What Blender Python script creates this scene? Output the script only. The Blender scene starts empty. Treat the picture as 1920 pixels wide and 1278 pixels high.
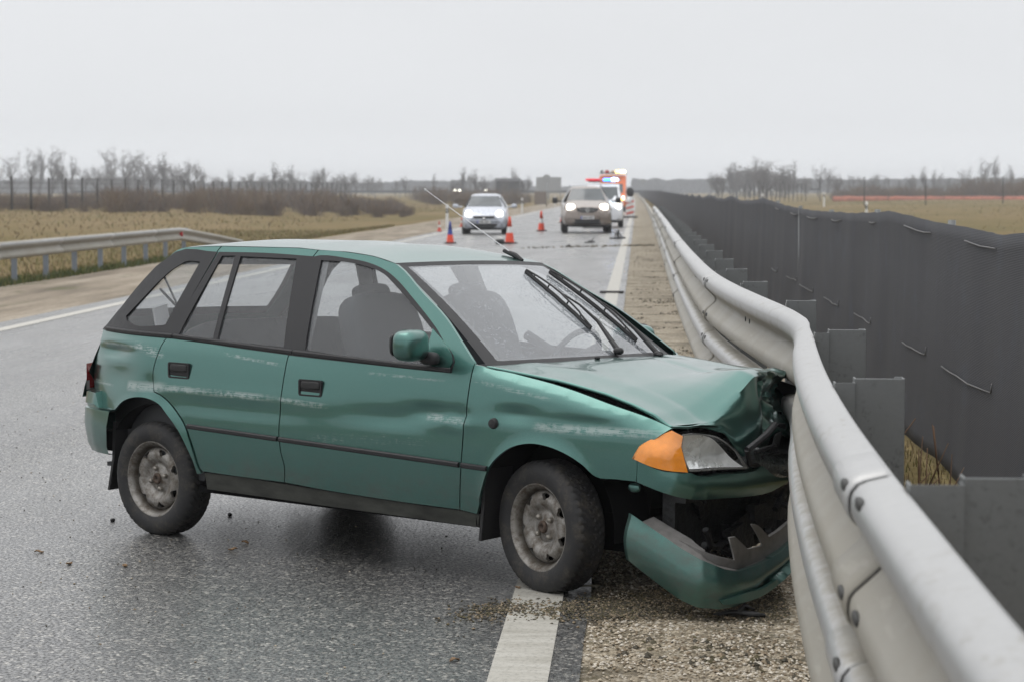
import bpy, bmesh, math, random
from mathutils import Vector, Matrix, noise
from mathutils.geometry import delaunay_2d_cdt
R_ = math.radians
random.seed(7)
scn = bpy.context.scene
COL = scn.collection
# ---------------------------------------------------------------- camera
cam = bpy.data.cameras.new('camera'); camo = bpy.data.objects.new('camera', cam); COL.objects.link(camo)
cam.sensor_width = 36; cam.lens = 75.0; cam.clip_start = .1; cam.clip_end = 6000
camo.location = (0, 0, 1.647)
camo.rotation_euler = (math.pi/2 - math.atan(282/4000), 0, math.atan(235/4000))
cam.dof.use_dof = True; cam.dof.focus_distance = 8.9; cam.dof.aperture_fstop = 6.3
scn.camera = camo
scn.render.engine = 'CYCLES'
scn.cycles.max_bounces = 8; scn.cycles.transparent_max_bounces = 16
scn.cycles.volume_bounces = 0
try: scn.cycles.caustics_reflective = False; scn.cycles.caustics_refractive = False
except Exception: pass
scn.view_settings.view_transform = 'Standard'; scn.view_settings.look = 'None'
scn.view_settings.exposure = 0; scn.view_settings.gamma = 1
# ---------------------------------------------------------------- overcast sky
SUN_EL, SUN_AZ = R_(66), R_(305)
w = bpy.data.worlds.new('World'); scn.world = w; w.use_nodes = True
nt = w.node_tree; N = nt.nodes; L = nt.links
for n in list(N): N.remove(n)
out = N.new('ShaderNodeOutputWorld'); bg = N.new('ShaderNodeBackground'); bg.inputs[1].default_value = .1
sky = N.new('ShaderNodeTexSky'); sky.sky_type = 'NISHITA'; sky.sun_disc = False
sky.sun_elevation = SUN_EL; sky.sun_rotation = SUN_AZ; sky.dust_density = 6; sky.air_density = 1
hs = N.new('ShaderNodeHueSaturation'); hs.inputs['Saturation'].default_value = .25
L.new(sky.outputs[0], hs.inputs['Color'])
tc = N.new('ShaderNodeTexCoord'); sx = N.new('ShaderNodeSeparateXYZ'); L.new(tc.outputs['Generated'], sx.inputs[0])
rp = N.new('ShaderNodeValToRGB'); L.new(sx.outputs['Z'], rp.inputs[0])
e = rp.color_ramp.elements
e[0].position = 0; e[0].color = (.500, .512, .525, 1)
e[1].position = 1; e[1].color = (.84, .84, .845, 1)
k = rp.color_ramp.elements.new(.03); k.color = (.425, .434, .446, 1)
k = rp.color_ramp.elements.new(.16); k.color = (.392, .398, .409, 1)
k = rp.color_ramp.elements.new(.45); k.color = (.57, .575, .585, 1)
nz = N.new('ShaderNodeTexNoise'); nz.inputs['Scale'].default_value = 2.2; nz.inputs['Detail'].default_value = 4
mpw = N.new('ShaderNodeMapping'); mpw.inputs['Scale'].default_value = (1, 1, 3.5)
L.new(tc.outputs['Generated'], mpw.inputs[0]); L.new(mpw.outputs[0], nz.inputs['Vector'])
mr = N.new('ShaderNodeMapRange'); mr.inputs[1].default_value = .3; mr.inputs[2].default_value = .7
mr.inputs[3].default_value = .965; mr.inputs[4].default_value = 1.035
L.new(nz.outputs[0], mr.inputs[0])
vm = N.new('ShaderNodeVectorMath'); vm.operation = 'SCALE'; L.new(rp.outputs[0], vm.inputs[0]); L.new(mr.outputs[0], vm.inputs['Scale'])
vm2 = N.new('ShaderNodeVectorMath'); vm2.operation = 'SCALE'; vm2.inputs['Scale'].default_value = 20.5; L.new(vm.outputs[0], vm2.inputs[0])
mx = N.new('ShaderNodeMix'); mx.data_type = 'RGBA'; mx.inputs[0].default_value = .06
L.new(vm2.outputs[0], mx.inputs[6]); L.new(hs.outputs[0], mx.inputs[7])
L.new(mx.outputs[2], bg.inputs[0]); L.new(bg.outputs[0], out.inputs[0])
sun = bpy.data.lights.new('sun', 'SUN'); suno = bpy.data.objects.new('sun', sun); COL.objects.link(suno)
sun.energy = .6; sun.angle = R_(40); sun.color = (1, .97, .92)
d = Vector((math.sin(SUN_AZ)*math.cos(SUN_EL), math.cos(SUN_AZ)*math.cos(SUN_EL), math.sin(SUN_EL)))
suno.rotation_euler = (-d).to_track_quat('-Z', 'Y').to_euler()

# ---------------------------------------------------------------- helpers
class NT:
    """small helper around a material's node tree"""
    def __init__(s, name):
        s.m = bpy.data.materials.new(name); s.m.use_nodes = True
        s.t = s.m.node_tree; s.n = s.t.nodes; s.l = s.t.links
        s.b = s.n['Principled BSDF']; s.o = s.n['Material Output']
    def new(s, ty, **kw):
        n = s.n.new(ty)
        for a, v in kw.items(): setattr(n, a, v)
        return n
    def val(s, sock, v):
        if hasattr(v, 'is_linked') or isinstance(v, bpy.types.NodeSocket): s.l.new(v, sock)
        else: sock.default_value = v
    def math(s, op, a, b=0.0, c=None, clamp=False):
        n = s.new('ShaderNodeMath', operation=op, use_clamp=clamp)
        s.val(n.inputs[0], a); s.val(n.inputs[1], b)
        if c is not None: s.val(n.inputs[2], c)
        return n.outputs[0]
    def co(s, scale=(1, 1, 1), kind='Object'):
        t = s.new('ShaderNodeTexCoord'); mp = s.new('ShaderNodeMapping'); mp.inputs['Scale'].default_value = scale
        s.l.new(t.outputs[kind], mp.inputs[0]); return mp.outputs[0]
    def noise(s, scale, detail=3, rough=.55, vec=None, dist=0):
        n = s.new('ShaderNodeTexNoise'); n.inputs['Scale'].default_value = scale; n.inputs['Detail'].default_value = detail
        n.inputs['Roughness'].default_value = rough; n.inputs['Distortion'].default_value = dist
        s.l.new(vec if vec else s.co(), n.inputs['Vector']); return n.outputs[0]
    def voro(s, scale, vec=None, out='Distance', feature='F1', rnd=1):
        n = s.new('ShaderNodeTexVoronoi', feature=feature); n.inputs['Scale'].default_value = scale; n.inputs['Randomness'].default_value = rnd
        s.l.new(vec if vec else s.co(), n.inputs['Vector']); return n.outputs[out]
    def ramp(s, f, stops, interp='LINEAR'):
        n = s.new('ShaderNodeValToRGB'); s.l.new(f, n.inputs[0]); cr = n.color_ramp; cr.interpolation = interp
        while len(cr.elements) < len(stops): cr.elements.new(.5)
        for e, (p, c) in zip(cr.elements, stops):
            e.position = p; e.color = (c, c, c, 1) if not hasattr(c, '__len__') else (*c, 1)
        return n.outputs[0]
    def mix(s, f, a, b, blend='MIX'):
        n = s.new('ShaderNodeMix', data_type='RGBA', blend_type=blend); s.val(n.inputs[0], f)
        for i, v in ((6, a), (7, b)):
            if isinstance(v, (tuple, list)): n.inputs[i].default_value = (*v, 1)
            else: s.l.new(v, n.inputs[i])
        return n.outputs[2]
    def map(s, f, a, b, c, d):
        n = s.new('ShaderNodeMapRange'); s.l.new(f, n.inputs[0])
        for i, v in enumerate((a, b, c, d)): n.inputs[i+1].default_value = v
        return n.outputs[0]
    def bump(s, h, strength=.3, dist=.01):
        n = s.new('ShaderNodeBump'); n.inputs['Strength'].default_value = strength; n.inputs['Distance'].default_value = dist
        s.l.new(h, n.inputs['Height']); return n.outputs[0]
    def set(s, **kw):
        names = dict(col='Base Color', rough='Roughness', metal='Metallic', spec='Specular IOR Level', coat='Coat Weight', coatr='Coat Roughness', nor='Normal', alpha='Alpha', cnor='Coat Normal')
        for a, v in kw.items():
            sk = s.b.inputs[names[a]]
            if isinstance(v, tuple): sk.default_value = (*v, 1)
            else: s.val(sk, v)
        return s
_M = {}
def simple(name, col, rough=.6, metal=0., var=.2, scale=8., spec=.5, coat=0., bumps=None, emit=None, stretch=(1, 1, 1)):
    if name in _M: return _M[name]
    s = NT(name); v = s.co(stretch)
    f = s.noise(scale, 4, .6, v)
    lo = tuple(c*(1-var) for c in col); hi = tuple(min(1, c*(1+var)) for c in col)
    s.set(col=s.ramp(f, [(.3, lo), (.7, hi)]), rough=s.map(f, .3, .7, max(.02, rough-.08), min(1, rough+.08)), metal=metal, spec=spec, coat=coat)
    if bumps: s.set(nor=s.bump(s.noise(bumps[0], 3, .6, v), bumps[1], bumps[2]))
    if emit:
        s.b.inputs['Emission Color'].default_value = (*emit[0], 1); s.b.inputs['Emission Strength'].default_value = emit[1]
    _M[name] = s.m
    return s.m

def link(name, me, mat, parent=None, smooth=True):
    if mat:
        for m in (mat if isinstance(mat, (list, tuple)) else [mat]): me.materials.append(m)
    if smooth:
        me.polygons.foreach_set('use_smooth', [True]*len(me.polygons))
    o = bpy.data.objects.new(name, me); COL.objects.link(o)
    if parent: o.parent = parent
    return o
def tag(o, label=None, cat=None, group=None, kind=None):
    if label: o['label'] = label
    if cat: o['category'] = cat
    if group: o['group'] = group
    if kind: o['kind'] = kind
    return o
def thing(name, loc=(0, 0, 0), rz=0, label=None, cat=None, group=None):
    o = bpy.data.objects.new(name, None); COL.objects.link(o); o.location = loc; o.rotation_euler = (0, 0, rz)
    o.empty_display_size = .2
    return tag(o, label, cat, group)
def dup(o, loc, rz=0, sc=None, label=None, group=None):
    c = o.copy(); COL.objects.link(c); c.location = loc; c.rotation_euler = (0, 0, rz)
    if sc: c.scale = sc
    if label: c['label'] = label
    if group: c['group'] = group
    for ch in list(o.children):
        k_ = ch.copy(); COL.objects.link(k_); k_.parent = c
        for g in list(ch.children):
            q_ = g.copy(); COL.objects.link(q_); q_.parent = k_
    return c

class MB:
    def __init__(s): s.v = []; s.f = []; s.mi = []
    def add(s, vs, fs, mi=0):
        b = len(s.v); s.v += [tuple(p) for p in vs]
        for f in fs: s.f.append(tuple(b+i for i in f)); s.mi.append(mi)
    def box(s, c, size, rot=None, mi=0):
        h = [x/2 for x in size]; vs = []
        for sx_ in (-1, 1):
            for sy in (-1, 1):
                for sz in (-1, 1):
                    p = Vector((sx_*h[0], sy*h[1], sz*h[2]))
                    if rot: p = rot @ p
                    vs.append(p + Vector(c))
        s.add(vs, [(0, 1, 3, 2), (4, 6, 7, 5), (0, 4, 5, 1), (2, 3, 7, 6), (0, 2, 6, 4), (1, 5, 7, 3)], mi)
    def tube(s, pts, rad, n=8, cap=True, mi=0, flat=1.):
        pts = [Vector(p) for p in pts]
        if not hasattr(rad, '__len__'): rad = [rad]*len(pts)
        rings = []; prev = None
        for i, p in enumerate(pts):
            t = (pts[min(i+1, len(pts)-1)] - pts[max(i-1, 0)])
            if t.length < 1e-9: t = Vector((0, 0, 1))
            t.normalize()
            if prev is None:
                a = Vector((0, 0, 1)) if abs(t.z) < .9 else Vector((1, 0, 0)); u = t.cross(a).normalized()
            else:
                u = (prev - t*prev.dot(t)); u = u.normalized() if u.length > 1e-6 else t.orthogonal().normalized()
            prev = u; w_ = t.cross(u)
            rings.append([p + (u*math.cos(2*math.pi*j/n) + w_*math.sin(2*math.pi*j/n)*flat)*rad[i] for j in range(n)])
        vs = [q for r in rings for q in r]; fs = []
        for i in range(len(pts)-1):
            for j in range(n):
                a = i*n+j; b = i*n+(j+1) % n; fs.append((a, b, b+n, a+n))
        if cap: fs.append(tuple(range(n))[::-1]); fs.append(tuple(range((len(pts)-1)*n, len(pts)*n)))
        s.add(vs, fs, mi)
    def lathe(s, prof, n=32, mat=Matrix(), mi=0, cap=False):
        # prof: (r, h), axis local Z
        vs = []; fs = []
        for r, h_ in prof:
            for j in range(n):
                a = 2*math.pi*j/n; vs.append(mat @ Vector((r*math.cos(a), r*math.sin(a), h_)))
        for i in range(len(prof)-1):
            for j in range(n):
                a = i*n+j; b = i*n+(j+1) % n; fs.append((a, b, b+n, a+n))
        if cap: fs.append(tuple(range(n))[::-1]); fs.append(tuple(range((len(prof)-1)*n, len(prof)*n)))
        s.add(vs, fs, mi)
    def grid(s, fn, nu, nv, mi=0, flip=False):
        vs = [fn(i/nu, j/nv) for i in range(nu+1) for j in range(nv+1)]; fs = []
        for i in range(nu):
            for j in range(nv):
                a = i*(nv+1)+j; q = (a, a+nv+1, a+nv+2, a+1); fs.append(q[::-1] if flip else q)
        s.add(vs, fs, mi)
    def sell(s, c, r, e=.6, nu=20, nv=14, mi=0, rot=None):
        def sg(x, p): return math.copysign(abs(x)**p, x)
        def fn(u, v):
            a = 2*math.pi*u; b = math.pi*(v-.5)
            p = Vector((r[0]*sg(math.cos(b), e)*sg(math.cos(a), e), r[1]*sg(math.cos(b), e)*sg(math.sin(a), e), r[2]*sg(math.sin(b), e)))
            if rot: p = rot @ p
            return p + Vector(c)
        s.grid(fn, nu, nv, mi)
    def loft(s, secs, mi=0, cap=True, closed=False):
        n = len(secs[0]); b = [p for q in secs for p in q]; fs = []
        for i in range(len(secs)-1):
            for j in range(n if closed else n-1):
                a = i*n+j; a2 = i*n+(j+1) % n; fs.append((a, a2, a2+n, a+n))
        if cap: fs.append(tuple(range(n))[::-1]); fs.append(tuple(range((len(secs)-1)*n, len(secs)*n)))
        s.add(b, fs, mi)
    def build(s, name, mat, parent=None, smooth=True, fix=True):
        me = bpy.data.meshes.new(name); me.from_pydata(s.v, [], s.f)
        if len(set(s.mi)) > 1: me.polygons.foreach_set('material_index', s.mi)
        if fix:
            bm = bmesh.new(); bm.from_mesh(me); bmesh.ops.recalc_face_normals(bm, faces=bm.faces); bm.to_mesh(me); bm.free()
        me.update(); return link(name, me, mat, parent, smooth)
def edges_sharp(o, deg=35):
    """keep creases crisp while curved parts stay smooth"""
    me = o.data; bm = bmesh.new(); bm.from_mesh(me)
    for e_ in bm.edges:
        if len(e_.link_faces) == 2 and e_.calc_face_angle(0) > R_(deg): e_.smooth = False
    bm.to_mesh(me); bm.free(); return o
def bevel(o, wd=.004, seg=2):
    m = o.modifiers.new('bevel', 'BEVEL'); m.width = wd; m.segments = seg; m.limit_method = 'ANGLE'; return o
def inside(p, poly):
    x, y = p; c = False; n = len(poly); j = n-1
    for i in range(n):
        xi, yi = poly[i]; xj, yj = poly[j]
        if (yi > y) != (yj > y) and x < (xj-xi)*(y-yi)/(yj-yi+1e-12)+xi: c = not c
        j = i
    return c
def area2(P): return sum(P[i-1][0]*P[i][1]-P[i][0]*P[i-1][1] for i in range(len(P)))
def inset(P, dd):
    P = list(P)
    if area2(P) < 0: P = P[::-1]
    n = len(P); o = []
    for i in range(n):
        a = Vector(P[i-1]); b = Vector(P[i]); c = Vector(P[(i+1) % n])
        e1 = (b-a).normalized(); e2 = (c-b).normalized()
        n1 = Vector((-e1.y, e1.x)); n2 = Vector((-e2.y, e2.x)); m_ = n1+n2
        m_ = n1 if m_.length < 1e-3 else m_/max(.35, m_.length_squared/2)
        o.append(tuple(b+m_*dd))
    return o
def curve(P, lim=40, n=4):
    """round the shallow corners of a traced outline, keep the sharp ones"""
    P = [Vector(p) for p in P]; m = len(P); o = []; T = []
    for i in range(m):
        a = P[i]-P[i-1]; b = P[(i+1) % m]-P[i]
        T.append((a.normalized()+b.normalized()).normalized() if a.angle(b, 0) < R_(lim) else None)
    for i in range(m):
        p, q = P[i], P[(i+1) % m]; d_ = q-p; l_ = d_.length
        t0 = (T[i] or d_.normalized())*l_; t1 = (T[(i+1) % m] or d_.normalized())*l_
        k = n if l_ > .02 else 1
        for j in range(k):
            t = j/k; o.append(tuple((2*t**3-3*t*t+1)*p+(t**3-2*t*t+t)*t0+(-2*t**3+3*t*t)*q+(t**3-t*t)*t1))
    return o
def segd(p, a, b):
    ax, ay = a; bx, by = b; dx, dy = bx-ax, by-ay; t = ((p[0]-ax)*dx+(p[1]-ay)*dy)/(dx*dx+dy*dy+1e-12); t = max(0, min(1, t))
    return math.hypot(p[0]-ax-t*dx, p[1]-ay-t*dy)
def cdt_mesh(outline, holes, step):
    loops = []
    for lp in [outline]+list(holes):
        q = []
        for i in range(len(lp)):
            a = lp[i-1]; b = lp[i]; n = max(1, int(math.hypot(b[0]-a[0], b[1]-a[1])/(step*.8)))
            for k_ in range(1, n+1): q.append((a[0]+(b[0]-a[0])*k_/n, a[1]+(b[1]-a[1])*k_/n))
        loops.append(q)
    pts = []; ed = []
    for q in loops:
        b = len(pts); pts += q; ed += [(b+i, b+(i+1) % len(q)) for i in range(len(q))]
    x0 = min(p[0] for p in outline); x1 = max(p[0] for p in outline); z0 = min(p[1] for p in outline); z1 = max(p[1] for p in outline)
    sg = [(pts[a], pts[b]) for a, b in ed]
    r = 0; z = z0+step*.5
    while z < z1:
        x = x0+step*(.5 if r % 2 else 0)
        while x < x1:
            p = (x, z)
            if inside(p, outline) and not any(inside(p, h_) for h_ in holes) and min(segd(p, *t_) for t_ in sg) > step*.45: pts.append(p)
            x += step
        z += step*.87; r += 1
    vo, eo, fo, *_ = delaunay_2d_cdt([Vector(p) for p in pts], ed, [], 0, 1e-6)
    fs = []
    for f in fo:
        c = (sum(vo[i][0] for i in f)/len(f), sum(vo[i][1] for i in f)/len(f))
        if len(f) == 3:      # drop slivers along nearly straight edges
            A, B, C_ = (vo[i] for i in f); ar = abs((B[0]-A[0])*(C_[1]-A[1])-(B[1]-A[1])*(C_[0]-A[0])); lg = max((A-B).length, (B-C_).length, (C_-A).length)
            if ar < .035*lg*lg: continue
        if inside(c, outline) and not any(inside(c, h_) for h_ in holes): fs.append(tuple(f))
    return [tuple(v) for v in vo], fs
def panel(name, outline, surf, mat, parent, holes=(), step=.035, lip=.014, gap=0., mirror=False, lipdir=None, smooth=True):
    """a sheet cut to a 2-D outline, bent onto surf(x,z) and given a folded edge"""
    if area2(outline) < 0: outline = outline[::-1]
    if gap: outline = inset(outline, gap)
    vo, fs = cdt_mesh(outline, holes, step)
    vs = [Vector(surf(*p)) for p in vo]
    cnt = {}
    for f in fs:
        for i in range(len(f)): a, b = f[i], f[(i+1) % len(f)]; cnt[(a, b)] = 1
    bnd = [(a, b) for (a, b) in cnt if (b, a) not in cnt]
    V = [tuple(v) for v in vs]; F = list(fs)
    if lip:
        mp_ = {}
        def g(i, inn):
            key = (i, inn)
            if key not in mp_:
                p = vs[i]
                if inn: p = p + (lipdir(p) if lipdir else Vector((0, -math.copysign(1, p.y), 0)))*lip
                mp_[key] = len(V); V.append(tuple(p))
            return mp_[key]
        for a, b in bnd: F.append((g(b, 0), g(a, 0), g(a, 1), g(b, 1)))  # own verts: a crisp folded edge
    if mirror:
        V = [(x, -y, z) for x, y, z in V]; F = [f[::-1] for f in F]
    V = [WARP(p) for p in V] if WARP else V
    me = bpy.data.meshes.new(name); me.from_pydata(V, [], F); me.update()
    return link(name, me, mat, parent, smooth)
WARP = None
def hsh(*a): return noise.noise(Vector(a))
# ================================================================= outlines of the car's panels (metres; x forward from the front axle, z up)
CXY = (0.0403, 9.2605); YAW = -0.6199
front_door = [(-1.447,0.33),(-1.435,0.407),(-1.45,0.467),(-1.459,0.551),(-1.452,0.707),(-1.445,0.827),(-1.435,0.915),(-1.423,0.934),(-1.502,1.342),(-1.482,1.378),(-1.389,1.377),(-1.303,1.372),(-1.218,1.365),(-1.132,1.356),(-1.043,1.339),(-0.97,1.322),(-0.776,1.212),(-0.589,1.106),(-0.461,1.011),(-0.353,0.926),(-0.36,0.862),(-0.365,0.752),(-0.373,0.662),(-0.382,0.55),(-0.395,0.436),(-0.414,0.303),(-0.751,0.306),(-1.161,0.316)]
front_win = [(-1.494,1.34),(-1.45,1.347),(-1.285,1.337),(-1.145,1.32),(-1.034,1.291),(-0.941,1.25),(-0.845,1.194),(-0.63,1.057),(-0.553,0.996),(-0.486,0.948),(-0.468,0.923),(-0.475,0.885),(-0.671,0.888),(-1.046,0.899),(-1.438,0.912)]
front_glass = [(-1.439,1.331),(-1.279,1.325),(-1.139,1.308),(-1.028,1.279),(-0.943,1.235),(-0.845,1.18),(-0.635,1.049),(-0.594,0.897),(-0.955,0.912),(-1.344,0.933)]
sail = [(-0.633,1.057),(-0.557,1.007),(-0.489,0.955),(-0.468,0.923),(-0.481,0.885),(-0.565,0.887),(-0.619,0.96)]
rear_door = [(-1.447,0.33),(-1.435,0.407),(-1.45,0.467),(-1.459,0.551),(-1.452,0.707),(-1.445,0.827),(-1.435,0.915),(-1.423,0.934),(-1.502,1.342),(-1.482,1.378),(-1.614,1.385),(-1.824,1.385),(-2.123,1.385),(-2.14,1.365),(-2.239,0.964),(-2.265,0.948),(-2.3,0.869),(-2.319,0.761),(-2.302,0.693),(-2.244,0.677),(-2.167,0.632),(-2.103,0.58),(-2.074,0.544),(-2.045,0.483),(-2.022,0.422),(-2.002,0.36),(-1.981,0.336),(-1.732,0.332)]
rear_win = [(-2.124,1.35),(-1.805,1.351),(-1.498,1.341),(-1.422,0.932),(-1.434,0.913),(-1.832,0.932),(-2.243,0.956)]
rear_glass_a = [(-2.095,1.338),(-2.005,1.34),(-1.95,0.956),(-2.188,0.966)]
rear_glass_b = [(-1.968,1.338),(-1.597,1.334),(-1.479,0.939),(-1.92,0.953)]
quarter = [(-2.653,0.565),(-2.546,0.628),(-2.441,0.655),(-2.338,0.656),(-2.252,0.633),(-2.195,0.592),(-2.123,0.528),(-2.063,0.444),(-2.028,0.376),(-2.013,0.321),(-1.983,0.326),(-2.002,0.36),(-2.022,0.422),(-2.045,0.483),(-2.074,0.544),(-2.103,0.58),(-2.167,0.632),(-2.244,0.677),(-2.302,0.693),(-2.319,0.761),(-2.3,0.869),(-2.265,0.948),(-2.239,0.964),(-2.14,1.365),(-2.123,1.385),(-2.257,1.381),(-2.392,1.373),(-2.44,1.357),(-2.524,1.283),(-2.676,1.142),(-2.874,0.98),(-2.896,0.96),(-2.882,0.894),(-2.923,0.79),(-2.894,0.656),(-3.019,0.59),(-2.821,0.583)]
quarter_win = [(-2.431,1.345),(-2.146,1.35),(-2.248,0.958),(-2.894,0.959),(-2.85,0.981)]
quarter_glass = [(-2.337,1.304),(-2.228,1.307),(-2.303,1.008),(-2.342,1.002),(-2.63,1.011),(-2.658,1.033),(-2.605,1.079)]
fender = [(-0.344,0.92),(-0.173,0.894),(0.112,0.85),(0.356,0.794),(0.527,0.752),(0.626,0.719),(0.576,0.673),(0.518,0.645),(0.499,0.593),(0.502,0.583),(0.499,0.5),(0.407,0.502),(0.312,0.505),(0.254,0.546),(0.178,0.583),(0.081,0.609),(-0.017,0.614),(-0.115,0.59),(-0.195,0.537),(-0.233,0.495),(-0.266,0.425),(-0.298,0.342),(-0.32,0.292),(-0.414,0.303),(-0.395,0.436),(-0.382,0.55),(-0.373,0.662),(-0.365,0.752),(-0.36,0.862),(-0.353,0.926)]
sill = [(-1.982,0.331),(-1.733,0.33),(-1.161,0.313),(-0.752,0.303),(-0.415,0.299),(-0.32,0.29),(-0.335,0.237),(-0.763,0.241),(-1.175,0.244),(-1.697,0.25),(-1.981,0.252)]
trim_rear = [(-2.07,0.559),(-1.468,0.538),(-1.468,0.524),(-2.064,0.532)]
trim_front = [(-1.451,0.538),(-0.916,0.52),(-0.394,0.508),(-0.395,0.488),(-0.916,0.501),(-1.451,0.518)]
trim_fender = [(-0.383,0.507),(-0.241,0.504),(-0.253,0.484),(-0.383,0.489)]
handle_rear = [(-2.214,0.833),(-2.074,0.835),(-2.07,0.769),(-2.206,0.769)]
handle_front = [(-1.348,0.806),(-1.206,0.807),(-1.206,0.734),(-1.344,0.733)]
marker = [(-0.213,0.684)]
s_A = [(-2.505,0.713),(-2.111,0.724),(-1.717,0.72),(-1.442,0.713)]
s_B = [(-1.853,0.893),(-1.711,0.887),(-1.465,0.859)]
s_C = [(-2.479,0.903),(-2.267,0.871)]
s_C2 = [(-2.868,0.9),(-2.523,0.895)]
s_D = [(-1.469,0.711),(-1.209,0.699)]
s_E = [(-0.005,0.681),(0.265,0.689),(0.599,0.695)]
s_F = [(-2.877,0.71),(-2.662,0.702)]
s_G = [(-0.942,0.853),(-0.513,0.85)]
s_H = [(-0.582,0.693),(-0.36,0.685)]
s_dent1 = [(-2.623,0.884)]
s_dent2 = [(-0.434,0.692)]
s_dent3 = [(-0.035,0.707)]
s_dent4 = [(-2.558,0.74)]
s_crease = [(-2.104,0.63),(-1.437,0.648)]
signal=[(0.197,0.592),(0.218,0.644),(0.244,0.664),(0.287,0.687),(0.341,0.71),(0.386,0.689),(0.376,0.649),(0.386,0.601),(0.397,0.55),(0.313,0.558),(0.245,0.576)]
headlight=[(0.386,0.695),(0.429,0.698),(0.552,0.683),(0.625,0.651),(0.704,0.595),(0.746,0.541),(0.546,0.552),(0.404,0.552),(0.386,0.601),(0.376,0.649)]
upbump=[(0.198,0.584),(0.311,0.549),(0.41,0.546),(0.443,0.533),(0.58,0.532),(0.809,0.526),(0.873,0.541),(1.163,0.523),(1.177,0.481),(0.97,0.427),(0.769,0.424),(0.584,0.433),(0.411,0.441),(0.311,0.465),(0.2,0.5)]
lowbump=[(0.03,0.377),(0.019,0.281),(0.02,0.192),(0.182,0.111),(0.34,0.049),(0.397,0.045),(0.457,0.042),(0.655,0.057),(1.052,0.131),(1.179,0.148),(1.176,0.249),(0.999,0.224),(0.653,0.184),(0.504,0.184),(0.398,0.22),(0.234,0.289)]
scoop=[(0.428,0.08),(0.558,0.095),(0.686,0.097),(1.073,0.165),(1.074,0.143),(0.655,0.064),(0.44,0.062)]
tray=[(0.268,0.293),(0.43,0.239),(0.521,0.215),(0.491,0.306),(0.524,0.307),(0.62,0.248),(0.739,0.249),(0.643,0.344),(0.692,0.336),(0.802,0.276),(1.096,0.317),(1.099,0.229),(0.65,0.176),(0.501,0.178),(0.395,0.212)]
# ================================================================= the crashed car
def W_(p):
    x, y, z = p; return (x, y, z-.025*(y+.6))
def ramp01(a, b, x):
    t = max(0, min(1, (x-a)/(b-a))); return t*t*(3-2*t)
def YB(x, z):
    if z < .9: b = .79-.042*((z-.56)/.34)**2
    else: b = .748-.213*((z-.9)/.42)**1.1
    fx = max(0, x-.2); rx = max(0, -2.3-x)
    return b-.25*fx**2-.4*rx**2
def gs(x, z, cx_, cz, sx_, sz): return math.exp(-((x-cx_)/sx_)**2-((z-cz)/sz)**2)
def DENT(x, z):
    d_ = .036*gs(x, z, -2.68, .868, .14, .022) - .012*gs(x, z, -2.66, .900, .16, .014) + .013*gs(x, z, -2.60, .745, .16, .09)
    d_ += .007*gs(x, z, -1.78, .645, .55, .035) - .004*gs(x, z, -1.78, .705, .55, .03)
    d_ += .022*gs(x, z, -.56, .705, .13, .022) - .014*gs(x, z, -.46, .672, .15, .022) + .012*gs(x, z, -.75, .67, .25, .03) + .012*gs(x, z, -.40, .70, .04, .03)
    d_ += .022*gs(x, z, -.10, .73, .10, .022) + .014*gs(x, z, .3, .715, .22, .018) - .004*gs(x, z, -.1, .745, .12, .02)
    d_ += .010*gs(x, z, -2.34, .72, .05, .05)
    d_ += .0016*hsh(x*4, z*5, 3.1)
    return d_
def SIDE(x, z): return (x, -YB(x, z)+DENT(x, z), z)
def SIDE0(x, z): return (x, -YB(x, z), z)
def off(f, o_): return lambda x, z: (f(x, z)[0], f(x, z)[1]-o_, f(x, z)[2])
ft_pts = [(-.341, .928), (-.164, .896), (.118, .851), (.358, .795), (.528, .753), (.66, .715)]
def lin(P, x):
    if x <= P[0][0]: return P[0][1]
    for (a, b), (c, d_) in zip(P, P[1:]):
        if x <= c: return b+(d_-b)*(x-a)/(c-a)
    return P[-1][1]
def FEND(x, z):
    y = YB(x, z); t = lin(ft_pts, x)-z
    if t < .06 and x > -.34: y -= .045*(1-max(0, t)/.06)**2
    # rolled lip round the wheel arch
    r = math.hypot(x-.03, z-.29)
    if z > .36 and r < .36: y += .012*(1-min(1, max(0, r-.315)/.045))
    return (x, -y+DENT(x, z), z)
def QUAR(x, z):
    y = YB(x, z); r = math.hypot(x+2.365, z-.3)
    if z < .68 and r < .40: y += .012*(1-min(1, max(0, r-.345)/.05))
    return (x, -y+DENT(x, z), z)
def clean(f):
    def g(x, z):
        p = f(x, z); return (p[0], p[1]-DENT(x, z), p[2])
    return g

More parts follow.
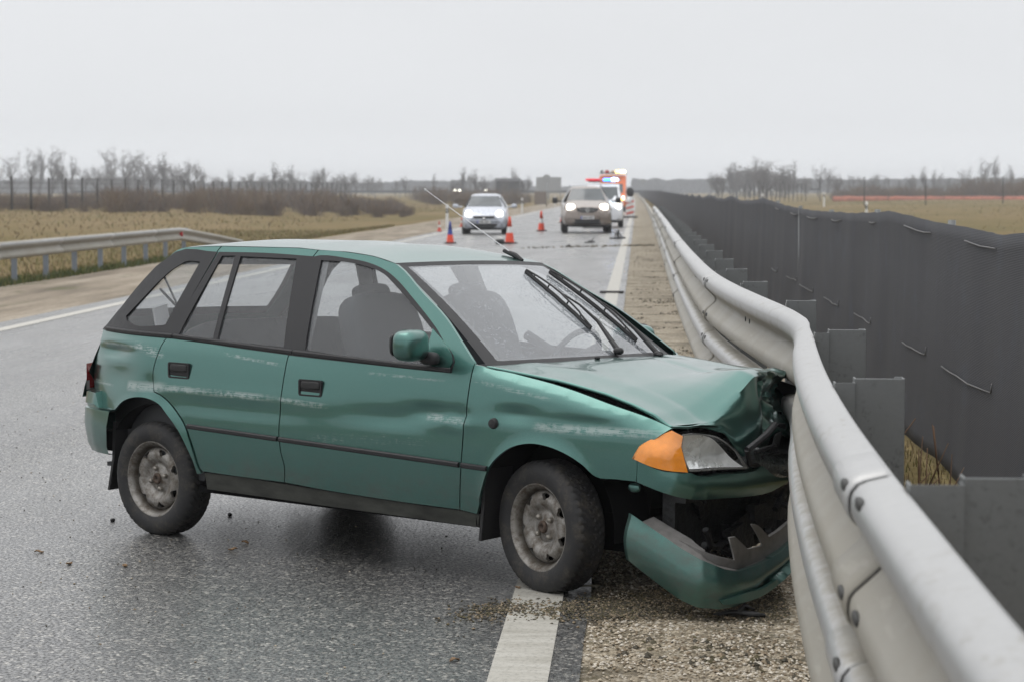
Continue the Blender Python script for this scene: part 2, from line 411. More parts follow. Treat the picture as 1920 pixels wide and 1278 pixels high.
def paint():
    s = NT('green_metallic_paint'); v = s.co(); t = s.new('ShaderNodeSeparateXYZ'); s.l.new(v, t.inputs[0])
    X, Y, Z = t.outputs
    fl = s.voro(900, out='Color'); sep = s.new('ShaderNodeSeparateColor'); s.l.new(fl, sep.inputs[0])
    base = s.mix(s.noise(3, 4), (.060, .161, .140), (.070, .176, .154))
    base = s.mix(s.map(sep.outputs[0], .0, 1, 0, .30), base, (.15, .29, .27))
    near = s.math('LESS_THAN', Y, -.5)
    def band(x0, z0, x1, z1, hw, thr, amt, nscale=1.):
        tt = s.math('DIVIDE', s.math('SUBTRACT', X, x0), x1-x0)
        zc = s.math('MULTIPLY_ADD', tt, z1-z0, z0)
        dz = s.math('ABSOLUTE', s.math('SUBTRACT', Z, zc))
        inz = s.map(dz, hw*.3, hw, 1, 0)
        inx = s.math('MULTIPLY', s.map(tt, 0, .08, 0, 1), s.map(tt, .8, 1, 1, 0))
        n1 = s.noise(1, 6, .75, s.co((4*nscale, 5, 330)))
        n2 = s.noise(38, 3, .6)
        m_ = s.map(s.math('MULTIPLY_ADD', n2, .5, n1), thr, thr+.045, 0, 1)
        return s.math('MULTIPLY', s.math('MULTIPLY', m_, s.math('MULTIPLY', inz, inx)), amt)
    tot = None
    for a in [(-2.53, .712, -2.2, .722, .030, .66, .9, 3), (-2.42, .722, -1.44, .713, .020, .72, .9), (-1.86, .896, -1.45, .860, .010, .74, .8),
              (-2.5, .906, -2.24, .868, .028, .76, .9, 3), (-2.84, .902, -2.45, .897, .010, .70, .8), (-1.48, .712, -1.15, .697, .016, .72, .8),
              (-.02, .690, .62, .697, .024, .70, .75, 1.6), (-2.89, .712, -2.65, .70, .012, .70, .7), (-.95, .856, -.48, .848, .008, .74, .6),
              (-.60, .695, -.34, .684, .020, .72, .8, 3), (-.36, .86, .1, .80, .012, .76, .5), (-1.3, .55, -.5, .60, .03, .82, .4)]:
        b = band(*a); tot = b if tot is None else s.math('MAXIMUM', tot, b)
    scr = s.math('MULTIPLY', tot, near)
    dirt = s.math('MULTIPLY', s.map(Z, .30, .52, 1, 0), s.map(s.noise(7, 6, .7, s.co((1, 1, 1.6))), .35, .75, 0, .75))
    c = s.mix(dirt, base, (.075, .068, .055)); c = s.mix(s.math('MULTIPLY', scr, .62), c, (.46, .52, .51))
    drops = s.map(s.voro(150, out='Distance'), .0, .35, 1, 0)
    keep = s.math('MULTIPLY', drops, s.map(s.noise(16, 3), .42, .6, 0, 1))
    up = s.new('ShaderNodeNewGeometry'); ux = s.new('ShaderNodeSeparateXYZ'); s.l.new(up.outputs['Normal'], ux.inputs[0])
    wet = s.math('MULTIPLY', keep, s.map(ux.outputs[2], .0, .5, .10, 1))
    s.set(col=c, metal=s.math('MULTIPLY_ADD', s.math('MAXIMUM', scr, dirt), -.86, .92), rough=s.math('MULTIPLY_ADD', s.math('MAXIMUM', scr, dirt), .28, .29), coat=.75, coatr=.05,
          cnor=s.bump(wet, .35, .004))
    return s.m
M_paint = paint()
M_black = simple('black_trim_plastic', (.017, .017, .019), .5, var=.25, scale=30, spec=.4)
M_rubber = simple('black_rubber', (.018, .018, .019), .6, var=.3, scale=40)
M_dark = simple('dark_cavity', (.007, .007, .0075), .9, var=.4, scale=12, spec=.1)
M_engine = simple('dark_engine_metal', (.03, .031, .033), .5, metal=.3, var=.6, scale=18, bumps=(30, .5, .02))
M_fabric = simple('grey_seat_fabric', (.042, .045, .050), .9, var=.15, scale=20)
M_dash = simple('grey_dashboard', (.034, .036, .039), .7, var=.15)
M_head = simple('pale_headliner', (.17, .175, .18), .9, var=.1)
M_white = simple('white_paper', (.75, .75, .76), .7, var=.04)
M_tray = simple('grey_moulded_plastic', (.16, .155, .15), .55, var=.25, scale=25)
def glass(name, tint, base, dropscale, milk, fres=1.0):
    s = NT(name); s.n.remove(s.b)
    tr = s.new('ShaderNodeBsdfTransparent'); tr.inputs[0].default_value = (*tint, 1)
    gl = s.new('ShaderNodeBsdfGlossy'); gl.inputs['Roughness'].default_value = .05
    df = s.new('ShaderNodeBsdfDiffuse'); df.inputs[0].default_value = (.58, .63, .69, 1)
    dr = s.map(s.voro(dropscale, out='Distance'), .1, .42, 1, 0)
    patch = s.map(s.noise(9, 4), .3, .62, .1, 1)
    drop = s.math('MULTIPLY', dr, patch)
    s.l.new(s.bump(drop, .6, .004), gl.inputs['Normal'])
    ge = s.new('ShaderNodeNewGeometry'); dt = s.new('ShaderNodeVectorMath', operation='DOT_PRODUCT'); s.l.new(ge.outputs['Normal'], dt.inputs[0]); s.l.new(ge.outputs['Incoming'], dt.inputs[1])
    sch = s.math('POWER', s.math('SUBTRACT', 1, s.math('ABSOLUTE', dt.outputs['Value'])), 5)
    f1 = s.math('MULTIPLY_ADD', s.math('MULTIPLY_ADD', sch, .95, .045), fres, base, True)
    m1 = s.new('ShaderNodeMixShader'); s.l.new(f1, m1.inputs[0]); s.l.new(tr.outputs[0], m1.inputs[1]); s.l.new(gl.outputs[0], m1.inputs[2])
    m2 = s.new('ShaderNodeMixShader'); s.l.new(s.math('MULTIPLY_ADD', drop, milk, milk*.35), m2.inputs[0]); s.l.new(m1.outputs[0], m2.inputs[1]); s.l.new(df.outputs[0], m2.inputs[2])
    s.l.new(m2.outputs[0], s.o.inputs[0]); return s.m
M_sglass = glass('wet_side_glass', (.88, .90, .91), .05, 130, .085, 1.1)
M_wglass = glass('wet_windscreen_glass', (.86, .89, .90), .12, 95, .32, 1.3)

CAR = thing('crashed_hatchback', (CXY[0], CXY[1], 0), YAW, 'dented green hatchback with its nose crushed against the guard rail', 'car')
def cb(mb, name, mat, parent=CAR, smooth=True, sharp=35):
    mb.v = [W_(p) for p in mb.v]; o = mb.build(name, mat, parent, smooth)
    if sharp: edges_sharp(o, sharp)
    return o
WARP = W_
def both(name, outline, surf, mat, holes=(), lab=None, par=None, parm=None, **kw):
    a = panel(name, outline, surf, mat, par or CAR, holes, **kw)
    if lab: a['label'] = lab
    b = panel(name, outline, clean(surf), mat, parm or CAR, holes, mirror=True, **kw)
    return a, b
front_door, rear_door, quarter, fender, front_win, rear_win, quarter_win, front_glass, rear_glass_a, rear_glass_b, quarter_glass, sail = [curve(q_) for q_ in (front_door, rear_door, quarter, fender, front_win, rear_win, quarter_win, front_glass, rear_glass_a, rear_glass_b, quarter_glass, sail)]
signal, headlight, upbump, lowbump, tray, scoop = [curve(q_, 24, 3) for q_ in (signal, headlight, upbump, lowbump, tray, scoop)]
# ---- doors, quarter panels, fenders
fd, fdm = both('front_door', front_door, SIDE, M_paint, [inset(front_win, -.004)[::-1] if 0 else front_win], lab='scraped and dented green front door', gap=.0028, step=.03)
rd, rdm = both('rear_door', rear_door, SIDE, M_paint, [rear_win], lab='scraped green rear door', gap=.0028, step=.03)
qp, qpm = both('rear_quarter_panel', quarter, QUAR, M_paint, [quarter_win], lab='dented and scratched green rear quarter panel', gap=.0028, step=.026)
fe, fem = both('front_fender', fender, FEND, M_paint, lab='scraped green front fender', gap=.0028, step=.026)
M_sill = simple('dirty_sill_paint', (.040, .042, .036), .6, var=.55, scale=9, stretch=(1, 1, 3), bumps=(50, .2, .004))
si, sim = both('sill', sill, off(SIDE0, -.012), M_sill, gap=0, step=.05, lip=.06)
# black window surrounds, glass and belt mouldings
for nm, win, gls, pa, pb in (('front', front_win, [front_glass], fd, fdm), ('rear', rear_win, [rear_glass_a, rear_glass_b], rd, rdm), ('quarter', quarter_win, [quarter_glass], qp, qpm)):
    both('window_surround', inset(win, -.006), off(SIDE0, .003), M_black, [inset(g_, .0) for g_ in gls], par=pa, parm=pb, step=.05, lip=.010)
    for g_ in gls: both('window_glass', inset(g_, -.008), off(SIDE0, -.006), M_sglass, par=pa, parm=pb, step=.08, lip=0)
def strip_on(name, x0, x1, zf, hh, o_, par, parm, mat=M_black, n=24):
    for mir, pr in ((0, par), (1, parm)):
        mb = MB()
        secs = []
        for i in range(n+1):
            x = x0+(x1-x0)*i/n; z = zf(x); y = -YB(x, z)+(0 if mir else DENT(x, z)*.6)
            q = [(x, y+.01, z-hh), (x, y-o_*.7, z-hh), (x, y-o_, z-hh*.6), (x, y-o_, z+hh*.5), (x, y-o_*.6, z+hh), (x, y+.01, z+hh)]
            secs.append([(a, -b if mir else b, c) for a, b, c in q])
        mb.loft(secs); cb(mb, name, mat, pr)
zb = lambda x: lin([(-2.85, .964), (-2.22, .956), (-1.42, .920), (-.66, .893), (-.46, .889)], x)
strip_on('belt_moulding', -2.845, -2.225, zb, .011, .011, qp, qpm)
strip_on('belt_moulding', -2.22, -1.415, zb, .011, .011, rd, rdm)
strip_on('belt_moulding', -1.41, -.47, zb, .011, .011, fd, fdm)
zt = lambda x: lin([(-2.07, .546), (-.24, .494)], x)
strip_on('rub_strip', -2.055, -1.466, zt, .011, .014, rd, rdm)
strip_on('rub_strip', -1.452, -.396, zt, .011, .014, fd, fdm)
strip_on('rub_strip', -.380, -.245, zt, .011, .014, fe, fem)
def handle(hx, hz, par, sgn):
    mb = MB(); y = -YB(hx, hz); S = lambda dx, dz, o_: (hx+dx, sgn*(y-o_), hz+dz)
    # bezel frame with a recess under the flap
    W2, H2 = .071, .037
    out_ = [(-W2, -H2*.8), (-W2*.9, -H2), (W2*.9, -H2), (W2, -H2*.8), (W2, H2*.8), (W2*.9, H2), (-W2*.9, H2), (-W2, H2*.8)]
    inn = [(a*.86, b*.8) for a, b in out_]
    mb.add([S(a, b, -.004) for a, b in out_]+[S(a, b, .008) for a, b in out_]+[S(a, b, .008) for a, b in inn]+[S(a, b, .0035) for a, b in inn],
           [(i, (i+1) % 8, (i+1) % 8+8, i+8) for i in range(8)]+[(i+8, (i+1) % 8+8, (i+1) % 8+16, i+16) for i in range(8)]+[(i+16, (i+1) % 8+16, (i+1) % 8+24, i+24) for i in range(8)]+[tuple(range(24, 32))])
    o = cb(mb, 'door_handle', M_black, par)
    mb = MB(); mb.sell((hx+.002, sgn*(y-.004), hz+.012), (.058, .009, .017), .35, 16, 10); cb(mb, 'handle_flap', M_rubber, o)
    return o
for hx, hz, a, b in ((-2.137, .801, rd, rdm), (-1.273, .769, fd, fdm)): handle(hx, hz, a, 1); handle(hx, hz, b, -1)
mb = MB(); mb.lathe([(0, .014), (.018, .012), (.022, .004), (.024, -.01)], 16, Matrix.Translation((-.214, -.787, .684)) @ Matrix.Rotation(R_(90), 4, 'X')); cb(mb, 'fender_marker', M_rubber, fe)
# ---- roof
gr = [(-2.45, 1.350), (-2.394, 1.373), (-2.259, 1.381), (-2.125, 1.385), (-1.616, 1.385), (-1.483, 1.377), (-1.305, 1.372), (-1.219, 1.365), (-1.133, 1.356), (-1.043, 1.339), (-.97, 1.322)]
def roof_pt(x, t):
    z = lin(gr, x); y0 = YB(x, z)-.004
    return (x, t*y0, z+.026*(1-t*t)*ramp01(-.93, -1.3, x)*(1-.4*ramp01(-2.1, -2.4, x))+.010*(1-t*t))
def roof_fn(u, v):
    t = 2*v-1; xf = -.988+.065*(1-t*t); xr = -2.43-.06*(1-t*t); x = xf+(xr-xf)*u
    return roof_pt(x, t)
mb = MB(); mb.grid(roof_fn, 46, 26, flip=True)
roof = cb(mb, 'roof', M_paint, sharp=0)
# ---- windscreen
def ws(u, v, o_=0.):
    t = 2*u-1
    top = Vector((-.982+.070*(1-t*t), t*.520, 1.322+.012*(1-t*t))); bot = Vector((-.335+.17*(1-abs(t)**2.2), t*.665, .905+.012*(1-t*t)))
    p = top.lerp(bot, v); n = Vector((.57, 0, .82)); p += n*(.016*math.sin(math.pi*v)+o_)
    return p
mb = MB(); mb.grid(lambda u, v: ws(.03+.94*u, .03+.93*v), 24, 18); wsg = cb(mb, 'windscreen', M_wglass, sharp=0)
mb = MB()
def ring(u0, v0, u1, v1, U0, V0, U1, V1):
    o_ = [(u0, v0), (u1, v0), (u1, v1), (u0, v1)]; i_ = [(U0, V0), (U1, V0), (U1, V1), (U0, V1)]
    for k in range(4):
        a, b = o_[k], o_[(k+1) % 4]; c, d_ = i_[k], i_[(k+1) % 4]
        mb.grid(lambda s_, t_: ws(*[(a[q]+(b[q]-a[q])*s_)*(1-t_)+(c[q]+(d_[q]-c[q])*s_)*t_ for q in (0, 1)], .003-.004*t_), 24, 3)
ring(-.006, -.008, 1.006, 1.01, .052, .045, .948, .93)
cb(mb, 'windscreen_border', M_black, wsg)
# cowl below the windscreen
mb = MB(); mb.grid(lambda u, v: (-.36+.17*(1-abs(2*u-1)**2.2)+.14*v, (2*u-1)*.70, .903-.03*v+.01*(1-(2*u-1)**2)), 20, 3); cb(mb, 'cowl_panel', M_black)
# ---- wipers
def wpt(x, y, o_):
    # nearest point of the windscreen to (x, y)
    b = None
    for i in range(41):
        p = ws(.5+y/1.3/1.0, i/40., o_)
        q = abs(p.x-x)
        if b is None or q < b[0]: b = (q, p)
    p = b[1]; return Vector((p.x, y, p.z))
for blade, arm in ((((-.82, .186), (-.361, .078)), ((-.198, .057), (-.371, .143), (-.608, .227))), (((-.84, .397), (-.312, .362)), ((-.199, .391), (-.371, .418), (-.579, .443)))):
    mb = MB(); n = 14
    P = [wpt(blade[0][0]+(blade[1][0]-blade[0][0])*i/n, blade[0][1]+(blade[1][1]-blade[0][1])*i/n, .006) for i in range(n+1)]
    mb.tube(P, .0065, 6, flat=1.6)
    Q = [p+Vector((.57, 0, .82))*(.010+.020*math.sin(math.pi*i/n)) for i, p in enumerate(P)]
    mb.tube(Q, .0045, 6)
    for i in (2, 5, 9, 12): mb.tube([P[i], Q[i]], .004, 5)
    o = cb(mb, 'wiper', M_rubber)
    mb = MB(); A = [wpt(x, y, .02+.012*i) for i, (x, y) in enumerate(arm)]; A[-1] = Q[n//2]
    A = [A[0], A[0].lerp(A[1], .45), A[1], A[1].lerp(A[2], .5)+Vector((0, 0, .012)), A[2]]
    mb.tube(A, [.013, .011, .008, .005, .004], 8); mb.sell(A[0], (.022, .022, .016), .8, 10, 8); cb(mb, 'wiper_arm', M_rubber, o)
# aerial with its black foot on the far front corner of the roof
mb = MB(); fp = Vector((-1.05, .40, 1.360)); mb.tube([fp+Vector((.05, -.01, -.022)), fp, fp+Vector((-.08, .01, .022))], [.008, .014, .009], 8); ant = cb(mb, 'aerial', M_rubber)
mb = MB(); tip = Vector((-1.711, .5, 1.678)); mb.tube([fp+Vector((-.04, 0, .02)), tip], [.0026, .0016], 6); mb.sell(tip, (.005, .005, .005), 1, 8, 6); cb(mb, 'aerial_rod', simple('bright_aerial_metal', (.55, .55, .56), .3, metal=.9, var=.1), ant)
# ---- bonnet with buckled nose
edge = [(-.36, .917), (-.222, .904), (.058, .874), (.301, .838), (.425, .808), (.534, .774), (.60, .738)]
RID = [(-.70, .600, .731), (-.60, .605, .726), (-.47, .605, .727), (-.35, .605, .768), (-.20, .608, .828), (-.08, .600, .884), (.02, .575, .888), (.12, .545, .872), (.25, .500, .868), (.38, .43, .848), (.52, .36, .835), (.70, .30, .832)]
LOW = [(-.70, .604, .715), (-.60, .612, .712), (-.47, .632, .702), (-.38, .655, .672), (-.32, .672, .600), (-.24, .690, .545), (-.12, .665, .560), (.02, .62, .60), (.12, .60, .64), (.25, .58, .60), (.38, .5, .62), (.52, .42, .64), (.70, .34, .66)]
def l3(P, y):
    y = max(P[0][0], min(P[-1][0], y))
    for a, b in zip(P, P[1:]):
        if y <= b[0]:
            t = (y-a[0])/(b[0]-a[0]); return a[1]+(b[1]-a[1])*t, a[2]+(b[2]-a[2])*t
def hood(u, v):
    y = -.70+1.40*v; t = y/.70; cw = -.352+.17*(1-abs(t)**2.2)+.02; rx, rz = l3(RID, y)
    x = cw+(rx-cw)*u; z0 = lin(edge, x)+.042*(1-t*t)*(.35+.65*ramp01(-.3, .0, x))*(1-.35*u)
    cwz = .914+.012*(1-t*t)
    z = z0+(cwz-(lin(edge, cw)+.042*(1-t*t)*.35))*(1-u)**2*.6
    rz0 = lin(edge, rx)+.042*(1-t*t)*.65
    z += (rz+.025*(y+.6)-rz0)*ramp01(.45, 1.02, u)**1.25
    z += .006*hsh(x*5, y*4, 1.7)*u + (.010*hsh(x*9, y*8, 4.2)+.045*(.15-abs(hsh(x*4, y*6, 8.2))))*ramp01(.55, 1, u)*ramp01(-.04, .25, y)
    z += .011*math.exp(-((y-.20+.15*u)/.045)**2)*ramp01(.1, .3, u)*(1-ramp01(.7, 1, u))*-1
    z += .006*math.exp(-((abs(t)-.72)/.10)**2)
    return Vector((x, y, z))
mb = MB()
NU, NV = 66, 92
def hood_all(u, v):
    if u <= .8: return hood(u/.8, v)
    y = -.70+1.40*v; s_ = (u-.8)/.2; a = hood(1, v); lx, lz = l3(LOW, y); b = Vector((lx, y+.03*hsh(y*8, 2, 2)*ramp01(-.1, .2, y), lz+.025*(y+.6)))
    p = a.lerp(b, s_); cr = ramp01(-.10, .06, y)
    p.x += .020*math.sin(math.pi*s_)*(1-cr)+cr*(.02*hsh(y*11, s_*2.5, 7.7)-.085*math.sin(math.pi*s_))+.012*hsh(y*9, s_*3, 1.1)
    p.z += cr*.018*hsh(y*8, s_*3, 9.1)*math.sin(math.pi*s_)
    f1 = abs(hsh(y*7+s_*2.2, s_*3.1-y*2, 5.5)); f2 = abs(hsh(y*15-s_*3, s_*6, 2.5)); p.x += cr*(.085*(.22-f1)+.010*(.2-f2))*math.sin(math.pi*min(1, s_*1.15))
    return p
mb.grid(hood_all, NU, NV)
bonnet = cb(mb, 'bonnet', M_paint, sharp=32); bonnet['label'] = 'green bonnet buckled upwards at its crushed nose'
sol = bonnet.modifiers.new('thick', 'SOLIDIFY'); sol.thickness = .012; sol.offset = -1
for y in (-.16, .36):
    p = hood(.03, (y+.70)/1.4); mb = MB(); mb.sell(p+Vector((0, 0, .006)), (.014, .010, .008), .9, 10, 8); cb(mb, 'washer_jet', M_rubber, bonnet)
# ---- front: lamps, bumper halves, cavity
class Path:
    def __init__(s, P):
        s.P = [Vector(p) for p in P]; s.L = [0]
        for a, b in zip(s.P, s.P[1:]): s.L.append(s.L[-1]+(b-a).length)
    def at(s, q):
        i = 0
        while i < len(s.L)-2 and q > s.L[i+1]: i += 1
        a, b = s.P[i], s.P[i+1]; t = (q-s.L[i])/(s.L[i+1]-s.L[i]); return a+(b-a)*t
    def nrm(s, q):
        a = s.at(q-.03); b = s.at(q+.03); d_ = (b-a).normalized(); return Vector((d_.y, -d_.x))
FP = Path([(.30, -.785), (.42, -.775), (.50, -.762), (.58, -.742), (.64, -.715), (.685, -.67), (.71, -.60), (.72, -.5), (.725, -.35), (.72, -.2), (.70, 0), (.66, .2), (.6, .4)])
LP = Path([(.47, -.80), (.6, -.81), (.75, -.82), (.83, -.81), (.885, -.765), (.905, -.68), (.90, -.5), (.87, -.3), (.82, -.1), (.78, .05), (.70, .3)])
def wrap(path, bulge):
    def f(q, z):
        p = path.at(q); n = path.nrm(q); o_ = bulge(q, z); return (p.x+n.x*o_, p.y+n.y*o_, z)
    return f
inw = lambda p: Vector((-.8, .6, 0)) if p.y < -.4 else Vector((-1, 0, 0))
def lens_mat(name, col, tr, sc):
    s = NT(name); v = s.co((1, 1, 1))
    wv = s.new('ShaderNodeTexWave'); wv.inputs['Scale'].default_value = sc; wv.inputs['Distortion'].default_value = .6; s.l.new(v, wv.inputs[0])
    s.set(col=s.ramp(s.noise(11, 3), [(.35, tuple(c*.72 for c in col)), (.65, col)]), rough=.12, coat=1., nor=s.bump(s.noise(28, 3), .3, .01), cnor=s.bump(s.noise(9, 2), .3, .02))
    s.b.inputs['Transmission Weight'].default_value = tr
    return s.m
M_amber = lens_mat('amber_lens', (1.0, .33, .025), .0, 24)
def headglass():
    s = NT('clear_lamp_glass'); s.n.remove(s.b)
    g = s.new('ShaderNodeBsdfGlossy'); g.inputs['Roughness'].default_value = .06; t = s.new('ShaderNodeBsdfTransparent'); t.inputs[0].default_value = (.93, .95, .95, 1)
    ge = s.new('ShaderNodeNewGeometry'); dt = s.new('ShaderNodeVectorMath', operation='DOT_PRODUCT'); s.l.new(ge.outputs['Normal'], dt.inputs[0]); s.l.new(ge.outputs['Incoming'], dt.inputs[1])
    fr_ = s.math('POWER', s.math('SUBTRACT', 1, s.math('ABSOLUTE', dt.outputs['Value'])), 5); m = s.new('ShaderNodeMixShader')
    s.l.new(s.math('MULTIPLY_ADD', fr_, .9, .06, True), m.inputs[0]); s.l.new(t.outputs[0], m.inputs[1]); s.l.new(g.outputs[0], m.inputs[2]); s.l.new(m.outputs[0], s.o.inputs[0]); return s.m
M_hglass = headglass()
M_chrome = simple('lamp_reflector', (.93, .93, .93), .30, metal=.5, var=.06, scale=9, bumps=(16, .5, .02))
sg = panel('turn_signal', signal, wrap(FP, lambda q, z: .030-.26*max(0, z-.56)+.02*gs(q, z, .30, .62, .08, .05)), M_amber, CAR, step=.014, lip=.05, lipdir=inw); sg['label'] = 'amber corner lamp'
hl = panel('headlight', headlight, wrap(FP, lambda q, z: .026-.16*max(0, z-.55)), M_hglass, CAR, step=.022, lip=.02, lipdir=inw)
panel('reflector', inset(headlight, .006), wrap(FP, lambda q, z: (-.046+16*(z-.605)**2) if z < .605 else -.046+2.2*(z-.605)**2), M_chrome, hl, step=.025, lip=0)
panel('lamp_housing', inset(headlight, -.004), wrap(FP, lambda q, z: -.075), M_dark, hl, step=.04, lip=0)
def ringpoly(P, d_): return P, [inset(P, d_)]
o1, h1 = ringpoly(headlight, .005); panel('lamp_rim', o1, wrap(FP, lambda q, z: .018-.16*max(0, z-.55)), M_tray, hl, h1, step=.025, lip=.012, lipdir=inw)
mb = MB(); mb.sell((.62, -.60, .625), (.02, .03, .035), 1, 12, 8); cb(mb, 'bulb_shield', M_chrome, hl)
zmid = lambda q: .505-.03*min(1, max(0, q-.2)*2)
ub = panel('front_bumper', upbump, wrap(FP, lambda q, z: .003+(.019-5.0*(z-zmid(q)-.012)**2)*ramp01(.2, .5, q)), M_paint, CAR, step=.02, lip=.05, lipdir=inw)
ub['label'] = 'upper strip of the broken green front bumper, still in place'
def lowb(q, z):
    p = LP.at(max(q, .001)); bz = lin([(0, .19), (.34, .047), (.66, .057), (1.05, .13), (1.3, .17)], q); tz = lin([(0, .375), (.25, .285), (.4, .22), (.6, .18), (1.0, .224), (1.3, .25)], q)
    t = (z-bz)/(tz-bz); return .018*math.sin(math.pi*max(0, min(1, t)))*1.0-.028*gs(q, t, .92, .28, .28, .17)
lb = panel('bumper_lower_half', lowbump, wrap(LP, lowb), M_paint, CAR, step=.018, lip=.035, lipdir=inw)
lb['label'] = 'torn off lower half of the green front bumper drooping to the ground'
panel('air_scoop', scoop, wrap(LP, lambda q, z: -.004+.030*(1 if z < .1+.1*max(0, q-.65) else 0)), simple('scoop_paint', (.055, .14, .118), .4, metal=.4, coat=.6), lb, step=.02, lip=.03, lipdir=inw)
IP = Path([(p.x-.035, p.y+.05) for p in LP.P])
panel('bumper_bracket', tray, wrap(IP, lambda q, z: 0), M_tray, lb, step=.022, lip=.018, lipdir=inw)
mb = MB(); tq = lambda q: lin([(0, .375), (.25, .285), (.4, .22), (.6, .18), (1.0, .224), (1.3, .25)], q)
mb.grid(lambda u, v: (lambda p, n, q: (p.x-n.x*.10*v, p.y-n.y*.10*v, tq(q)-.012+.02*v))(LP.at(.06+1.1*u), LP.nrm(.06+1.1*u), .06+1.1*u), 40, 3, flip=True)
o = cb(mb, 'bumper_ledge', M_tray, lb)
# crushed grille, second lamp and engine bay
mb = MB()
mb.tube([(.735, -.335, .615), (.735, -.20, .665), (.70, -.07, .70)], .014, 8); mb.tube([(.735, -.335, .615), (.725, -.30, .555), (.71, -.2, .54)], .012, 8)
mb.tube([(.72, -.25, .60), (.69, -.05, .61)], .009, 6); mb.tube([(.72, -.22, .575), (.69, -.02, .58)], .008, 6)
for i in range(5): mb.tube([(.70-.01*i, -.06+.025*i, .66), (.685-.01*i, -.09+.03*i, .56)], .006, 5)
cb(mb, 'broken_grille', M_black)
mb = MB()
mb.grid(lambda u, v: Vector((.69+.055*math.sin(math.pi*v)*(.4+.6*math.sin(math.pi*u))+.006*hsh(u*3, v*3, 2), -.26+.30*u, .47+.16*v*(1-.35*u)-.03*u+.015*abs(hsh(u*6, 0, 8))*v)), 22, 16)
cb(mb, 'smashed_lamp', simple('cracked_dark_lens', (.035, .042, .042), .3, var=.8, scale=60, coat=.6, bumps=(45, .25, .006)), sharp=60)
mb = MB(); rr = random.Random(3)
mb.box((.52, 0, .42), (.06, 1.15, .40)); mb.box((.40, -.1, .56), (.25, .8, .22)); mb.box((.60, -.1, .44), (.07, 1.05, .05))
for i in range(26):
    a = Vector((rr.uniform(.55, .66), rr.uniform(-.6, .35), rr.uniform(.18, .62))); b = a+Vector((rr.uniform(-.08, .08), rr.uniform(-.25, .25), rr.uniform(-.12, .12)))
    mb.tube([a, a.lerp(b, .5)+Vector((rr.uniform(-.03, .03), 0, rr.uniform(-.04, .04))), b], rr.uniform(.008, .022), 6)
for i in range(10): mb.box((rr.uniform(.54, .64), rr.uniform(-.55, .3), rr.uniform(.2, .56)), (rr.uniform(.03, .08), rr.uniform(.05, .2), rr.uniform(.05, .15)), Matrix.Rotation(rr.uniform(-.5, .5), 3, 'X'))
mb.box((.585, -.35, .405), (.02, .14, .025)); cb(mb, 'engine_bay', M_engine)
mb = MB(); mb.sell((.44, -.70, .468), (.03, .012, .02), .9, 12, 8); cb(mb, 'fender_bracket', M_paint)
# inner fender wall seen through the gap below the bonnet edge
for sg_ in (-1, 1):
    mb = MB(); mb.grid(lambda u, v: (-.30+.88*u, sg_*(.672+.02*v), lin(edge, -.30+.88*u)-.022-.12*v), 12, 3); cb(mb, 'bonnet_channel', M_dark)
# ---- rear end
def rear_path(): return Path([(-2.63, -.755), (-2.80, -.715), (-2.92, -.665), (-2.99, -.59), (-3.03, -.48), (-3.055, -.25), (-3.06, 0)])
RP = rear_path()
prof = [(-.03, .665), (.006, .655), (.014, .60), (.004, .59), (.004, .582), (.016, .575), (.020, .50), (.004, .40), (-.008, .375), (-.014, .36), (-.05, .358)]
for sgn in (1, -1):
    mb = MB(); secs = []; tot = RP.L[-1]
    for i in range(31):
        q = tot*i/30; p = RP.at(q); n = RP.nrm(q); n = -n
        k = ramp01(0, .18, q)
        secs.append([(p.x+n.x*o_-max(0, .60-z)*.22*(1-ramp01(0, .3, q)), sgn*(p.y+n.y*o_), min(z, .585) if q < .16 else z) if True else 0 for o_, z in prof])
    mb.loft(secs, cap=False); rb = cb(mb, 'rear_bumper', M_paint)
    mb = MB(); mb.grid(lambda u, v: ((-2.93-.05*u), sgn*(-(.660-.09*u)-.004), .665+.125*v), 5, 8, mi=0)
    o = cb(mb, 'tail_light', simple('red_lamp_lens', (.45, .02, .025), .2, coat=.8))
    mb = MB(); mb.grid(lambda u, v: ((-2.925-.055*u), sgn*(-(.664-.09*u)-.005), .660+.045*v), 5, 3); cb(mb, 'reversing_lamp', simple('clear_lamp_lens', (.7, .68, .68), .2, coat=.8), o)
tgx = [(.62, -2.985), (.70, -2.965), (.80, -2.925), (.90, -2.885), (.985, -2.850), (1.143, -2.670), (1.284, -2.525), (1.359, -2.443), (1.375, -2.395)]
def tgx_(z): return lin([(a, b) for a, b in tgx], z)
def tail(yn, z):
    x = tgx_(z); hw = YB(max(x, -2.87), z)-.012; return (x-.075*(1-yn*yn), yn*hw, z)
tail_out = [(-1, .62), (1, .62), (1, .985), (1, 1.372), (-1, 1.372), (-1, .985)]
rw = [(-.84, 1.02), (.84, 1.02), (.80, 1.325), (-.80, 1.325)]
def tailmesh(name, outl, holes, mat, o_, par, step=.06):
    mb = MB(); vo, fs = cdt_mesh(outl, holes, step); mb.add([(lambda p: (p[0]-o_, p[1], p[2]))(tail(*q)) for q in vo], fs); return cb(mb, name, mat, par, sharp=0)
tg = tailmesh('tailgate', tail_out, [rw], M_paint, 0, CAR)
tailmesh('rear_window', inset(rw, -.01), [], M_sglass, -.004, tg); tailmesh('rear_window_border', inset(rw, -.02), [inset(rw, .04)], M_black, .003, tg)
mb = MB(); mb.tube([(-2.90, -.05, 1.03), (-2.72, -.36, 1.16)], .007, 6); mb.tube([(-2.86, -.12, 1.07), (-2.62, -.42, 1.22)], .006, 6); cb(mb, 'rear_wiper', M_rubber, tg)
